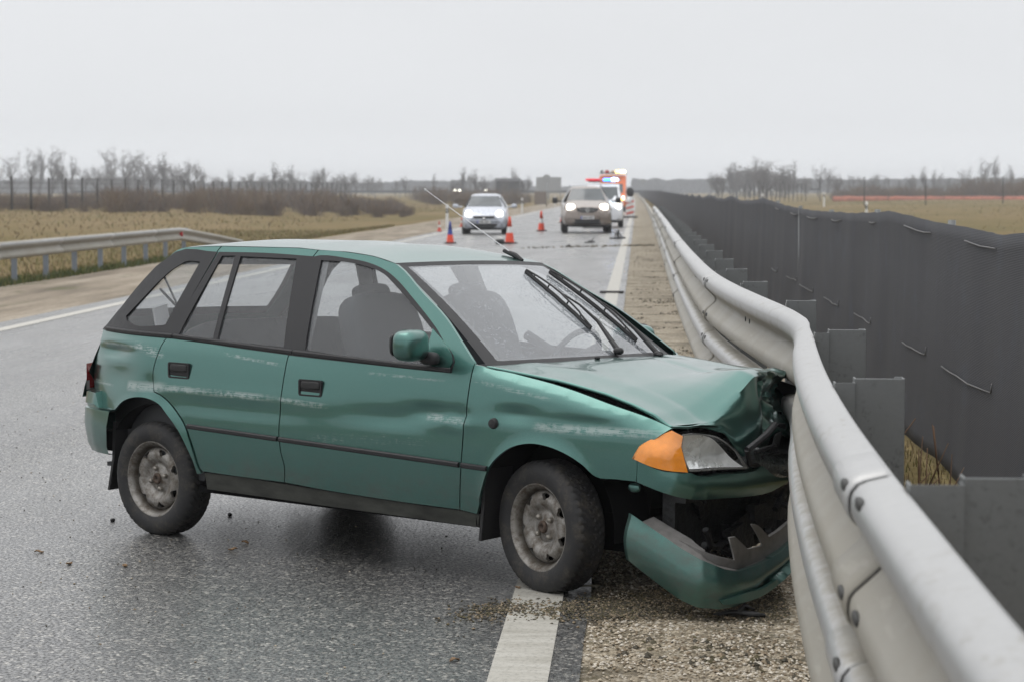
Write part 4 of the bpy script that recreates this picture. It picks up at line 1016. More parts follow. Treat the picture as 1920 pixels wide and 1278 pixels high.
for k in range(46):
    y = 3.90+2.08*k
    xx = .597+.16*math.exp(-((y-9.0)/1.9)**2)+(.0 if y < 30 else (xb(y)-.50))
    post(y, (1.125 if y < 73 else .80)+.012*hsh(y, 1, 1), xx, .1)
# ---- dark mesh fence behind the barrier
def netmat():
    s = NT('dark_net_fabric'); v = s.co((1, 1, 1))
    a = s.noise(1, 4, .6, s.co((1, 1.1, .12))); b = s.noise(2.2, 4, .6)
    wv = s.new('ShaderNodeTexWave', wave_type='BANDS', bands_direction='DIAGONAL'); wv.inputs['Scale'].default_value = 31; wv.inputs['Distortion'].default_value = .3; s.l.new(v, wv.inputs[0])
    w2 = s.new('ShaderNodeTexWave', wave_type='BANDS', bands_direction='Z'); w2.inputs['Scale'].default_value = 37; w2.inputs['Distortion'].default_value = .5; s.l.new(v, w2.inputs[0])
    wv3 = s.math('MULTIPLY', wv.outputs[0], w2.outputs[0])
    c = s.mix(s.map(a, .32, .66, 0, 1), (.072, .074, .083), (.088, .089, .096))
    c = s.mix(s.map(b, .55, .7, 0, .5), c, (.095, .105, .13))
    c = s.mix(s.math('MULTIPLY', wv3, .45), c, (.024, .025, .027))
    s.set(col=c, rough=.85, spec=.25, nor=s.bump(w2.outputs[0], .3, .01)); return s.m
M_net = netmat(); M_wire = simple('dull_wire', (.17, .17, .172), .5, metal=.5)
NX = 1.86
def ntop(y):
    pk = abs(((y-1.0) % 8)/8-.5)*2      # 1 at the poles
    tb_ = [(5, 1.47), (7.5, 1.45), (9, 1.46), (10.2, 1.443), (11.3, 1.421), (12.2, 1.44), (13.8, 1.454), (15.8, 1.495), (18, 1.455), (22.8, 1.432), (27, 1.455), (31.5, 1.53), (36, 1.47), (39, 1.465), (42.5, 1.54), (46, 1.47), (50, 1.46), (55, 1.53)]
    t = lin(tb_, y) if y < 55 else 1.475+.055*pk**3-.03*(1-pk)+.035*hsh(y*.55, 2, 9)
    t += .012*hsh(y*1.6, 1, 4)+.006*hsh(y*7, 1, 4)
    return t+.10*ramp01(60, 200, y)+.12*ramp01(200, 600, y)
NB = 18
yl = [1.2]
while yl[-1] < 640: yl.append(yl[-1]+max(.06, yl[-1]*.011))
def netx(y, v):
    k = ramp01(70, 20, y)
    return NX+bend(y)+k*(.022*hsh(y*.9, v*.8, 1)+.005*hsh(y*4, v*1.2, 7)+.05*math.sin(v*3)*hsh(y*.5, 0, 3))-.10*(1-v)**2*k*(.6+hsh(y*.8, 5, 5))
NF = thing('net_fence', (0, 0, 0), 0, 'dark grey sagging net fence running behind the guard rail', 'fence')
mb = MB(); vs = []; fs = []
for y in yl:
    tp = ntop(y); bt = .02+.05*max(0, hsh(y*.9, 3, 3))
    for j in range(NB+1):
        v = j/NB; vs.append((netx(y, v), y+.02*hsh(y*2, v*3, 6), bt+(tp-bt)*v))
for i in range(len(yl)-1):
    for j in range(NB): a = i*(NB+1)+j; fs.append((a, a+NB+1, a+NB+2, a+1))
mb.add(vs, fs); o = mb.build('net', M_net, NF, fix=False); m = o.modifiers.new('t', 'SOLIDIFY'); m.thickness = .006
mb = MB()
y = 5.
k = 0
while y < 130 and k < 60:
    mb = MB(); mb.tube([(NX+.03+bend(y), y, -.1), (NX+.03+bend(y), y, ntop(y)+.02)], .024, 8); mb.build('fence_pole', M_post, NF); y += 4 if y < 60 else 8; k += 1
rr = random.Random(4); y = 6.2
while y < 30:
    mb = MB()
    z_, l_, v_ = (.61+.03*rr.uniform(-1, 1), rr.uniform(1.0, 2.1), .4)
    pts = [(netx(y+l_*t, v_)-.016, y+l_*t, z_-.014*math.sin(math.pi*t)*rr.random()) for t in (0, .2, .4, .6, .8, 1)]; pts.insert(0, (pts[0][0]+.004, pts[0][1]-.01, pts[0][2]+.05)); mb.tube(pts, .0045, 5); mb.build('wire_tie', M_wire, NF)
    mb = MB(); l_ = rr.uniform(.5, 1.4); pts = [(netx(y+l_*t, .95)-.016, y+l_*t, ntop(y+l_*t)-.075-.008*math.sin(math.pi*t)) for t in (0, .25, .5, .75, 1)]; mb.tube(pts, .0045, 5)
    if mb.v: mb.build('wire_tie', M_wire, NF)
    y += rr.uniform(2.3, 3.2)
# dead stems between the posts
DS = thing('dead_stems', (.97, 6.7, 0), 0, 'brown leafless twigs growing behind the guard rail between two posts', 'plant'); mb = MB(); rr = random.Random(8)
for i in range(7):
    a = rr.uniform(-.42, .08); b = Vector((rr.uniform(-.03, .03), rr.uniform(-.05, .05), 0)); pts = [b]; h_ = rr.uniform(.7, 1.12)
    for k in range(1, 7): pts.append(b+Vector((math.sin(a)*h_*k/6*.75+.02*rr.uniform(-1, 1), .03*rr.uniform(-1, 1), h_*k/6)))
    mb.tube(pts, [.007-.0009*k for k in range(7)], 5)
    for k in (3, 4, 5):
        q = pts[k]; mb.tube([q, q+Vector((rr.uniform(-.12, .12), rr.uniform(-.04, .04), rr.uniform(.08, .2)))], [.0032, .0015], 4)
mb.build('stem', simple('dry_stem', (.10, .055, .03), .8, var=.3), DS)
# ---- grass: blades as thin ribbons
def blades(name, n, region, hgt, wd, cols, seed, zf=None, label=None):
    rr = random.Random(seed); vs = []; fs = []; mi = []
    for _ in range(n):
        x, y = region(rr); z = zf(x, y) if zf else 0; h_ = rr.uniform(*hgt); a = rr.uniform(0, 6.3); l_ = rr.uniform(-.7, .7)*h_; b = len(vs); w_ = wd*rr.uniform(.6, 1.4)
        dx, dy = math.cos(a)*w_, math.sin(a)*w_; lx = math.cos(a*3)*l_; ly = math.sin(a*3)*l_
        vs += [(x-dx, y-dy, z), (x+dx, y+dy, z), (x+lx*.4+dx*.7, y+ly*.4+dy*.7, z+h_*.6), (x+lx*.4-dx*.7, y+ly*.4-dy*.7, z+h_*.6), (x+lx, y+ly, z+h_*.95)]
        fs += [(b, b+1, b+2, b+3), (b+3, b+2, b+4)]; k = rr.randrange(len(cols)); mi += [k, k]
    mb = MB(); mb.v = vs; mb.f = fs; mb.mi = mi; o = mb.build(name, cols, smooth=False, fix=False); o['kind'] = 'stuff'
    if label: tag(o, label, 'grass')
    return o
Mb1 = simple('grass_straw', (.215, .16, .082), .9, var=.25); Mb2 = simple('grass_olive', (.125, .12, .035), .9, var=.25); Mb3 = simple('grass_brown', (.15, .105, .05), .9, var=.25); Mb4 = simple('grass_green', (.062, .085, .022), .9, var=.25)
blades('grass', 9000, lambda r: (r.uniform(.92, 1.84), 2.2*(14/2.2)**r.random()), (.02, .07), .003, [Mb1, Mb2, Mb3, Mb3], 21, None, 'short brown and green grass between the guard rail and the net fence')
blades('grass', 16000, lambda r: (-11.4-10*r.random()**1.5, r.uniform(28, 100)), (.05, .17), .012, [Mb2, Mb2, Mb1, Mb3], 22, fz, 'olive and straw coloured grass on the verge behind the left guard rail')
blades('grass', 5000, lambda r: (-10.9-.5*r.random(), r.uniform(28, 62)), (.05, .16), .012, [Mb4, Mb4, Mb2], 23, lambda x, y: -.02, 'green fringe of grass at the edge of the dirt verge')
blades('grass', 14000, lambda r: (-18-70*r.random(), r.uniform(70, 260)), (.06, .2), .03, [Mb3, Mb2, Mb1, Mb3], 24, fz, 'tall straw coloured grass on the left field')
blades('grass', 9000, lambda r: (10+120*r.random(), r.uniform(60, 330)), (.06, .18), .03, [Mb1, Mb2, Mb2, Mb3], 25, fz, 'short winter grass on the right field')
# ================================================================= left side: guard rail, posts, cones
M_post2 = galv('blue_grey_post_zinc', (.22, .25, .29), (.15, .14, .13), 2)
LG = thing('guard_rail', (-11.05, 51, 0), 0, 'short grey guard rail on the left verge, its end sloping down beyond a red reflector', 'guard rail')
def lsec(x, y, zt_): return [(x+o_, y, zt_+z_) for o_, z_ in WP]
for y0 in (-3, -7, -11, -15, -19, -23, -27):
    mb = MB(); mb.loft([lsec(.0, y0-4, .75), lsec(.0, y0-.02, .75), lsec(.006, y0-.01, .75), lsec(.006, y0+.3, .75)], cap=False)
    o = mb.build('rail_beam', M_rail, LG, fix=False); m = o.modifiers.new('t', 'SOLIDIFY'); m.thickness = .004
mb = MB(); mb.loft([lsec(0, -3, .75), lsec(0, 0, .75), lsec(-.05, 4.5, .50), lsec(-.12, 8.6, .26), lsec(-.16, 10.5, .02)], cap=False); o = mb.build('rail_beam', M_rail, LG, fix=False); m = o.modifiers.new('t', 'SOLIDIFY'); m.thickness = .004
for k in range(16):
    y = 1-2.05*k; mb = MB(); mb.box((-.10, y, .30), (.10, .05, .74)); mb.box((-.03, y, .62), (.06, .04, .2)); bevel(mb.build('post', M_post2, LG, smooth=False))
mb = MB(); mb.box((.045, .0, .585), (.10, .02, .11)); mb.build('reflector', simple('red_reflector', (.5, .02, .025), .4), LG)
M_dw = simple('white_plastic', (.74, .74, .73), .45, var=.08); M_dk = simple('black_band', (.025, .025, .027), .5)
def delineator(x, y, z, label, h_=1.0, s_=1.):
    t = thing('delineator_post', (x, y, z), 0, label, 'road marker', 'white delineator posts'); t.scale = (s_,)*3
    mb = MB(); sec = lambda z_: [(-.06, .03, z_), (-.05, -.03, z_), (0, -.05, z_), (.05, -.03, z_), (.06, .03, z_)]
    mb.loft([sec(0), sec(h_*.66)], closed=True); mb.loft([sec(h_*.84), sec(h_*.97), [(a*.6, b*.6, c+.03) for a, b, c in sec(h_*.97)]], closed=True); mb.build('post_shell', M_dw, t, smooth=False)
    mb = MB(); mb.loft([sec(h_*.66), sec(h_*.84)], closed=True); mb.build('black_band', M_dk, t, smooth=False)
    mb = MB(); mb.box((0, -.053, h_*.75), (.04, .008, .12)); mb.build('reflector', simple('pale_reflector', (.6, .6, .58), .3), t)
delineator(-7.95, 89, 0, 'white marker post with black band beside the silver car', 1.05)
delineator(-8.1, 150, 0, 'white marker post with black band farther along, between the silver car and the big sign', 1.1)
delineator(-8.3, 215, 0, 'small far white marker post beside the big sign', 1.1)
delineator(17.3, 200, .1, 'white marker post standing in the right field beyond the net fence', 1.1, 1.25)
delineator(10.4, 98, .15, 'white marker post whose top just shows over the net fence', .98)
delineator(8.7, 150, .25, 'white marker top just above the net fence, nearest the far end', 1.15)
M_or = simple('orange_red_plastic', (.85, .085, .035), .5, var=.1); M_bl = simple('blue_plastic', (.03, .06, .32), .5, var=.15); M_or2 = simple('faded_red_plastic', (.62, .09, .06), .55, var=.15)
def cone(x, y, h_, label, top=None, m_=None, bm_=None):
    t = thing('traffic_cone', (x, y, 0), random.uniform(0, .5), label, 'traffic cone', 'traffic cones on the road'); r = lambda f: .028+(.135-.028)*(1-f); k = h_/.75
    mb = MB(); mb.box((0, 0, .02), (.38*k, .38*k, .04)); bevel(mb.build('base', bm_ or M_dk, t, smooth=False), .01)
    def seg(a, b, o_=0): return [((r(a)+o_)*k, a*h_), ((r(b)+o_)*k, b*h_)]
    mb = MB(); mb.lathe(seg(.04, .40), 20); mb.build('cone_body', m_ or M_or, t)
    mb = MB(); mb.lathe(seg(.40, .62, .0), 20); mb.build('white_sleeve', M_dw if top is None else top, t)
    mb = MB(); mb.lathe(seg(.62, .985)+[(r(1)*k*.7, h_)], 20, cap=True); mb.build('cone_top', (m_ or M_or) if top is None else top, t)
    return t
cone(-3.95, 66, .83, 'tall orange cone with white band beside the black lump')
cone(-3.87, 86, .82, 'orange cone with white band between the two facing cars')
cone(-3.75, 108, .95, 'orange cone with white band close beside the brown car')
cone(-5.80, 66, .68, 'orange cone with blue upper half on the left lane', M_bl)
cone(-7.9, 85, .42, 'small faded red and white cone on the left edge near the marker post', None, M_or2, M_or2)
cone(-7.9, 96, .45, 'small faded red and white cone half behind the silver car', None, M_or2, M_or2)
mb = MB(); mb.sell((0, 0, .07), (.14, .1, .08), .5, 12, 8); mb.box((.2, 0, .03), (.3, .16, .05)); o = mb.build('plastic_lump', M_rubber); o.location = (-4.22, 65.5, 0); tag(o, 'black plastic lump lying beside the tall orange cone', 'debris')
# torn car parts on the road
def shard(loc, s_, label, seed):
    rr = random.Random(seed); mb = MB()
    for i in range(5):
        a = Vector((rr.uniform(-1, 1)*s_*.4, rr.uniform(-.3, .3)*s_, rr.uniform(.05, .3)*s_)); b = Vector((rr.uniform(-1, 1)*s_*.7, rr.uniform(-.3, .3)*s_, rr.uniform(.1, 1)*s_))
        mb.tube([a, a.lerp(b, .5)+Vector((0, 0, .1*s_)), b], [s_*.12, s_*.15, s_*.06], 5, flat=.4)
    mb.tube([(-s_*.9, 0, .02), (0, 0, .03), (s_*.6, .1*s_, .04)], s_*.08, 5)
    o = mb.build('broken_car_part', M_rubber); o.location = loc; tag(o, label, 'debris', 'broken pieces of the car')
shard((-.62, 72.5, 0), .36, 'bent black bracket standing by the right edge line ahead of the brown car', 3)
shard((-1.45, 66.5, 0), .22, 'small black fragment lying on the road left of the bent bracket', 5)
shard((-2.0, 62, 0), .12, 'tiny dark fragment in the swept debris row', 6)
mb = MB(); mb.loft([[(-.20, .0, .0), (.16, -.02, .0), (.16, -.02, .035), (-.20, .0, .03)], [(-.18, .10, .0), (.19, .07, 0), (.19, .07, .03), (-.18, .1, .03)]], closed=True); o = mb.build('rubber_strip', M_rubber); o.location = (-.40, 34.2, .004); tag(o, 'black rubber strip lying across the right edge line', 'debris')
mb = MB()
mb.tube([(-.10, 0, .012), (-.02, .01, .02), (.05, 0, .014), (.10, -.01, .012)], [.006, .016, .020, .008], 6, flat=.6); mb.tube([(.0, 0, .02), (.02, .02, .045), (.06, .015, .03)], [.012, .01, .004], 5)
o = mb.build('plastic_shard', M_rubber); o.location = (.40, 8.2, 0); tag(o, 'black plastic shard on the gravel below the torn bumper', 'debris')
mb = MB(); mb.tube([(-.05, 0, .006), (.05, .012, .008)], [.005, .003], 5); o = mb.build('pale_twig', simple('pale_twig_bark', (.45, .40, .3), .8)); o.location = (-.20, 8.77, .004); tag(o, 'pale broken twig on the ground right of the front tyre', 'twig')
# ================================================================= vehicles down the road
M_vgl = simple('car_window_dark', (.055, .068, .075), .10, var=.3, scale=2, coat=.5)
M_vblk = simple('car_black_plastic', (.02, .02, .022), .5); M_lamp = simple('lit_headlamp', (.9, .9, .85), .3, var=.0, emit=((1, .95, .82), 4))
M_plate = simple('number_plate', (.72, .72, .72), .4, var=.05); M_pblue = simple('plate_blue', (.02, .05, .35), .4); M_chr = simple('bright_chrome', (.7, .7, .7), .2, metal=.9, var=.1)
def vehicle(name, x, y, rz, secs, body, label, cat, wy, wr, track, lamp, lampz, lampy, plate, screen, sides, grille, lower, mirz, grp=None, mirc=None, low_m=None, glow=True):
    t = thing(name, (x+bend(y), y, 0), rz, label, cat, grp)
    def half(d_, wl, zb_, zbelt, ztop, wt): return [(0, zb_), (wl*.8, zb_), (wl*.97, zb_+.07), (wl, zb_+.2), (wl, (zb_+zbelt)/2+.05), (wl*.985, zbelt-.06), (wl*.96, zbelt), (wt+(wl*.96-wt)*.12, ztop-.10 if ztop-zbelt > .2 else zbelt+(ztop-zbelt)*.4), (wt, ztop-.04 if ztop-zbelt > .2 else zbelt+(ztop-zbelt)*.7), (wt*.72, ztop), (0, ztop+.012)]
    L_ = []
    for s_ in secs:
        h_ = half(*s_); L_.append([(a, s_[0], b) for a, b in h_]+[(-a, s_[0], b) for a, b in h_[-2:0:-1]])
    mb = MB(); mb.loft(L_, closed=True); b = mb.build('body', body, t); edges_sharp(b, 38)
    sd = b.modifiers.new('round', 'BEVEL'); sd.width = .03; sd.segments = 2; sd.limit_method = 'ANGLE'; sd.angle_limit = R_(30)
    (y0, z0, w0), (y1, z1, w1) = screen
    mb = MB(); mb.grid(lambda u, v: ((2*u-1)*(w0+(w1-w0)*v), y0+(y1-y0)*v-.02-.05*(1-(2*u-1)**2), z0+(z1-z0)*v+.018), 10, 6); mb.build('windscreen', M_vgl, t)
    for sg_ in (-1, 1):
        for (a, b_, c, d_, e_, f_, g_, h_) in sides:   # y,z corners + x at belt / roof
            mb = MB(); mb.add([(sg_*(g_+.012), a, b_), (sg_*(g_+.012), c, b_), (sg_*(h_+.02), e_, d_), (sg_*(h_+.02), f_, d_)], [(0, 1, 2, 3)]); mb.build('side_window', M_vgl, t)
        mb = MB(); mb.sell((sg_*lampy, lamp[0], lampz), (lamp[1], lamp[3], lamp[2]), .75, 14, 10); mb.build('headlight', M_lamp if glow else M_chr, t)
        mb = MB(); mb.sell((sg_*(track+.27), mirz[0], mirz[1]), (.11, .07, mirz[2]), .6, 12, 8); mb.tube([(sg_*(track+.02), mirz[0]+.05, mirz[1]-.03), (sg_*(track+.2), mirz[0], mirz[1]-.03)], .03, 6); mb.build('side_mirror', mirc or body, t)
        for yy in wy:
            mb = MB(); m_ = Matrix.Translation((sg_*(track-.10), yy, wr)) @ Matrix.Rotation(R_(90), 4, 'Y')
            mb.lathe([(wr*.55, -.10), (wr*.9, -.11), (wr, -.08), (wr, .08), (wr*.9, .11), (wr*.55, .10)], 24, m_)
            w_ = mb.build('wheel', M_tyre, t); mb = MB(); mb.lathe([(wr*.62, .06), (wr*.5, .08), (0, .09), (0, -.09), (wr*.5, -.08), (wr*.62, -.06)], 18, m_); mb.build('rim', M_rim, w_)
    mb = MB()
    for poly, z_, yy in grille:
        n = len(poly); mb.add([(a, yy, b_) for a, b_ in poly]+[(a*.96, yy+.12, b_) for a, b_ in poly], [tuple(range(n))]+[(i, (i+1) % n, (i+1) % n+n, i+n) for i in range(n)])
    g_ = mb.build('grille', M_vblk, t, smooth=False)
    mb = MB()
    for c, s_ in lower: mb.sell(c, s_, .45, 16, 8)
    mb.build('lower_bumper', low_m or M_vblk, t)
    if plate:
        mb = MB(); mb.box((.0, plate[0], plate[1]), (.50, .02, .12)); p = mb.build('number_plate', M_plate, t, smooth=False)
        mb = MB(); mb.box((-.225, plate[0]-.011, plate[1]), (.045, .004, .11)); mb.build('plate_band', M_pblue, p, smooth=False)
        mb = MB(); rr = random.Random(int(y))
        for i in range(6): mb.box((-.15+.058*i+(.03 if i > 2 else 0), plate[0]-.0115, plate[1]), (.030, .004, .07))
        mb.build('plate_characters', M_dk, p, smooth=False)
    return t
M_silver = simple('silver_car_paint', (.50, .53, .60), .3, metal=.35, var=.04, coat=.8); M_brown = simple('beige_brown_paint', (.30, .255, .225), .32, metal=.5, var=.05, coat=.8)
M_vwhite = simple('white_van_paint', (.78, .80, .84), .35, var=.03, coat=.6); M_orange = simple('orange_van_paint', (.90, .20, .055), .4, var=.06, coat=.5)
sv = vehicle('silver_hatchback', -5.72, 79.5, R_(2), [(0.0, .60, .26, .52, .64, .52), (.10, .76, .20, .60, .72, .66), (.35, .82, .18, .72, .84, .72), (.95, .84, .18, .90, 1.0, .70), (1.05, .84, .18, .92, 1.04, .69), (1.78, .845, .18, .95, 1.45, .535), (2.4, .845, .18, .97, 1.51, .545), (3.3, .84, .2, .99, 1.47, .53), (3.75, .80, .25, .98, 1.2, .56), (3.95, .72, .35, .8, .9, .5)],
    M_silver, 'silver hatchback facing us on the left lane with its headlights lit', 'car', (.82, 3.25), .30, .84, (.16, .125, .125, .12), .76, .575, (-.012, .47), ((1.08, 1.03, .66), (1.74, 1.41, .52)),
    [(1.35, .99, 3.3, 1.40, 3.15, 1.80, .805, .56)], [([(-.42, .69), (.42, .69), (.38, .60), (-.38, .60)], 0, -.035), ([(-.52, .40), (.52, .40), (.46, .29), (-.46, .29)], 0, -.035)], [((0, .07, .30), (.45, .10, .055)), ((0, .22, .20), (.70, .2, .04)), ((.60, .10, .33), (.09, .06, .05)), ((-.60, .10, .33), (.09, .06, .05))], (.95, 1.05, .075))
mb = MB(); mb.lathe([(0, -.03), (.055, -.03), (.05, -.02), (.045, 0)], 16, Matrix.Translation((0, -.02, .585)) @ Matrix.Rotation(R_(-90), 4, 'X')); mb.build('badge', M_chr, sv)
bv = vehicle('brown_crossover', -1.92, 82, R_(3), [(0.0, .66, .34, .62, .80, .60), (.10, .84, .28, .72, .92, .74), (.4, .91, .25, .86, 1.02, .78), (1.0, .925, .25, 1.04, 1.14, .76), (1.1, .925, .25, 1.05, 1.18, .74), (1.85, .925, .25, 1.08, 1.66, .57), (2.6, .925, .25, 1.10, 1.70, .58), (3.7, .92, .28, 1.12, 1.65, .56), (4.3, .88, .3, 1.1, 1.3, .6), (4.5, .8, .4, .9, 1.0, .5)],
    M_brown, 'beige brown crossover facing us on the right lane with its headlights lit', 'car', (.90, 3.6), .345, .92, (.16, .16, .13, .12), .93, .62, (-.03, .56), ((1.14, 1.16, .72), (1.80, 1.60, .55)),
    [(1.4, 1.14, 3.7, 1.58, 3.5, 1.9, .885, .60)], [([(-.42, .90), (-.2, .93), (.2, .93), (.42, .90), (.36, .80), (.20, .74), (-.20, .74), (-.36, .80)], 0, -.015), ([(-.50, .50), (.50, .50), (.42, .40), (-.42, .40)], 0, -.012)],
    [((0, .12, .38), (.62, .14, .06)), ((0, .26, .28), (.8, .2, .06)), ((.62, .10, .52), (.10, .06, .06)), ((-.62, .10, .52), (.10, .06, .06))], (1.05, 1.18, .11), mirc=M_vblk)
bv.scale = (1.03, 1, 1.06)
mb = MB(); mb.add([(0, -.04, .93), (.085, -.04, .835), (0, -.04, .735), (-.085, -.04, .835), (0, -.04, .89), (.045, -.04, .835), (0, -.04, .78), (-.045, -.04, .835)], [(0, 1, 5, 4), (1, 2, 6, 5), (2, 3, 7, 6), (3, 0, 4, 7)]); o = mb.build('badge', M_chr, bv, smooth=False); m = o.modifiers.new('t', 'SOLIDIFY'); m.thickness = .02
mb = MB()
for z_ in (.87, .81): mb.box((0, -.03, z_), (.66 if z_ > .85 else .56, .015, .012))
mb.build('grille_bar', M_chr, bv, smooth=False)
for sg_ in (-1, 1):
    mb = MB(); mb.tube([(sg_*.60, 1.95, 1.69), (sg_*.60, 2.1, 1.74), (sg_*.60, 3.4, 1.73), (sg_*.60, 3.55, 1.66)], .02, 6); mb.build('roof_rail', M_silver, bv)
wv_ = vehicle('white_police_van', -1.52, 94, R_(1), [(0.0, .70, .34, .66, .86, .62), (.12, .86, .28, .8, 1.0, .74), (.5, .90, .25, .95, 1.1, .78), (.85, .91, .25, 1.08, 1.2, .76), (1.55, .915, .25, 1.12, 1.86, .70), (2.2, .915, .25, 1.12, 1.95, .72), (4.6, .91, .28, 1.12, 1.93, .72), (4.85, .88, .35, 1.0, 1.7, .66)],
    M_vwhite, 'white van behind the brown crossover with a red and blue light bar on its roof', 'van', (.9, 3.9), .33, .90, (.14, .13, .14, .12), .92, .66, None, ((.92, 1.2, .70), (1.5, 1.78, .64)),
    [(1.3, 1.15, 2.3, 1.75, 2.25, 1.75, .885, .74)], [([(-.4, .85), (.4, .85), (.36, .74), (-.36, .74)], 0, -.01)], [((0, .15, .36), (.7, .15, .07)), ((0, .25, .28), (.8, .2, .06))], (1.0, 1.22, .13))
mb = MB(); mb.box((0, 1.95, 2.03), (1.30, .28, .05)); bar = mb.build('light_bar', M_vblk, wv_, smooth=False)
mb = MB(); mb.sell((-.45, 1.95, 2.11), (.34, .13, .06), .5, 14, 8); mb.build('red_beacon', simple('red_beacon_lens', (.45, .02, .03), .3, emit=((1, .05, .08), .5)), bar)
mb = MB(); mb.sell((.22, 1.95, 2.11), (.22, .13, .06), .5, 14, 8); mb.build('blue_beacon', simple('blue_beacon_lens', (.05, .2, .9), .3, emit=((.04, .22, 1.0), 7)), bar)
mb = MB(); mb.sell((.52, 1.93, 2.12), (.16, .14, .075), .6, 14, 8); mb.build('flashing_beacon', simple('lit_beacon_lens', (.3, .5, 1), .3, emit=((.38, .62, 1.0), 16)), bar)
mb = MB(); mb.sell((.86, .9, 1.24), (.05, .04, .05), .8, 10, 6); mb.build('indicator', simple('lit_amber', (.9, .5, .1), .4, emit=((1, .5, .08), 5)), wv_)
ov = vehicle('orange_service_van', -1.90, 165, R_(1), [(0.0, .75, .4, .72, .95, .7), (.12, .92, .32, .9, 1.1, .84), (.5, .98, .3, 1.05, 1.25, .88), (.9, .99, .3, 1.2, 1.36, .86), (1.6, 1.08, .3, 1.26, 2.0, .96), (1.9, 1.10, .3, 1.28, 2.55, 1.02), (2.3, 1.10, .3, 1.28, 2.72, 1.04), (5.4, 1.10, .35, 1.28, 2.72, 1.04)],
    M_orange, 'orange high roofed service van farthest along the road with amber roof lights', 'van', (1.0, 4.4), .36, .98, (.15, .12, .16, .12), .98, .78, None, ((.95, 1.36, .80), (1.62, 2.02, .78)),
    [(1.4, 1.3, 2.6, 1.95, 2.55, 1.8, .985, .91)], [([(-.5, .95), (.5, .95), (.5, .62), (-.5, .62)], 0, -.01)], [((0, .15, .46), (.85, .18, .12)), ((0, .3, .3), (.9, .2, .08))], (1.1, 1.5, .2), mirc=M_vblk)
ov.scale = (1, 1, 1.05)
mb = MB(); mb.box((0, 1.9, 2.80), (2.15, .5, .06)); rk = mb.build('light_rack', M_vblk, ov, smooth=False)
for x_, mt, sz in ((.42, simple('lit_amber_beacon', (1, .55, .1), .3, emit=((1, .62, .12), 9)), .2), (.78, simple('lit_yellow_beacon', (1, .8, .3), .3, emit=((1, .88, .45), 11)), .2), (-.45, simple('dull_red_beacon', (.45, .08, .06), .4), .18), (-.85, M_vblk, .1), (0, simple('pale_lamp', (.6, .5, .4), .4), .16)):
    mb = MB(); mb.sell((x_, 1.88, 2.92), (sz, .12, .13), .6, 12, 8); mb.build('beacon', mt, rk)
mb = MB(); mb.grid(lambda u, v: (-.62+1.24*u, 1.76-.02*v, 2.24+.14*v), 4, 2); mb.v = [(a, b-.05-.35*(0), c) for a, b, c in mb.v]; mb.build('white_lettering_band', M_dw, ov)
# red and white warning board to the right of the orange van
wb = thing('warning_board', (-.45, 128, 0), 0, 'red and white striped warning board standing right of the orange van', 'road sign')
mb = MB(); mb.box((0, 0, .70), (.46, .05, 1.1)); pb = mb.build('board', M_dw, wb, smooth=False)
mb = MB()
for k in range(3):
    z_ = .18+.32*k; mb.add([(-.23, -.03, z_), (.23, -.03, z_+.12), (.23, -.03, min(1.25, z_+.24)), (-.23, -.03, z_+.12)], [(0, 1, 2, 3)])
mb.build('red_stripe', M_or2, pb, smooth=False)
mb = MB(); mb.sell((0, 0, 1.52), (.22, .12, .28), .8, 12, 10); mb.build('lamp_head', M_vblk, wb); mb = MB(); mb.box((0, .1, .05), (.9, .6, .1)); mb.build('foot', M_vblk, wb, smooth=False)
# ================================================================= signs and far structures
M_sback = simple('sign_back_grey', (.36, .37, .38), .6, var=.06); M_spost = simple('sign_post_grey', (.30, .31, .32), .5, metal=.4); M_bboard = simple('brown_board', (.20, .165, .14), .8, var=.2, stretch=(1, 1, 6))
sg1 = thing('direction_sign', (-10.6, 255, 0), 0, 'large grey rear side of a direction sign on posts at the far left verge', 'road sign')
mb = MB(); mb.box((0, 0, 2.35), (3.0, .06, 1.7)); bevel(mb.build('sign_panel', M_sback, sg1, smooth=False), .02)
for x_ in (-1.4, 0, 1.4):
    mb = MB(); mb.box((x_, .12, 1.6), (.10, .10, 3.2)); mb.build('post', M_spost, sg1, smooth=False)
mb = MB(); mb.box((-.75, -.1, .72), (1.4, .06, 1.5)); o = mb.build('noise_board', M_bboard, smooth=False); o.location = (-10.6, 250, 0); tag(o, 'brown slatted board standing below the large sign', 'board')
def roundsign(x, y, label, r=.34, h_=3.0):
    t = thing('round_sign', (x+bend(y), y, 0), 0, label, 'road sign', 'round road signs'); mb = MB(); mb.lathe([(0, -.01), (r, -.01), (r, .01), (0, .01)], 24, Matrix.Translation((0, 0, h_-r)) @ Matrix.Rotation(R_(90), 4, 'X')); mb.build('sign_disc', M_sback, t, smooth=False)
    mb = MB(); mb.tube([(0, .05, -.3), (0, .05, h_-.1)], .05, 8); mb.build('post', M_spost, t)
roundsign(-9.0, 212, 'round grey rear side of a road sign in front of the large direction sign', .42, 3.2)
roundsign(1.5, 420, 'small round grey sign rising beyond the far end of the net fence', .6, 3.9)
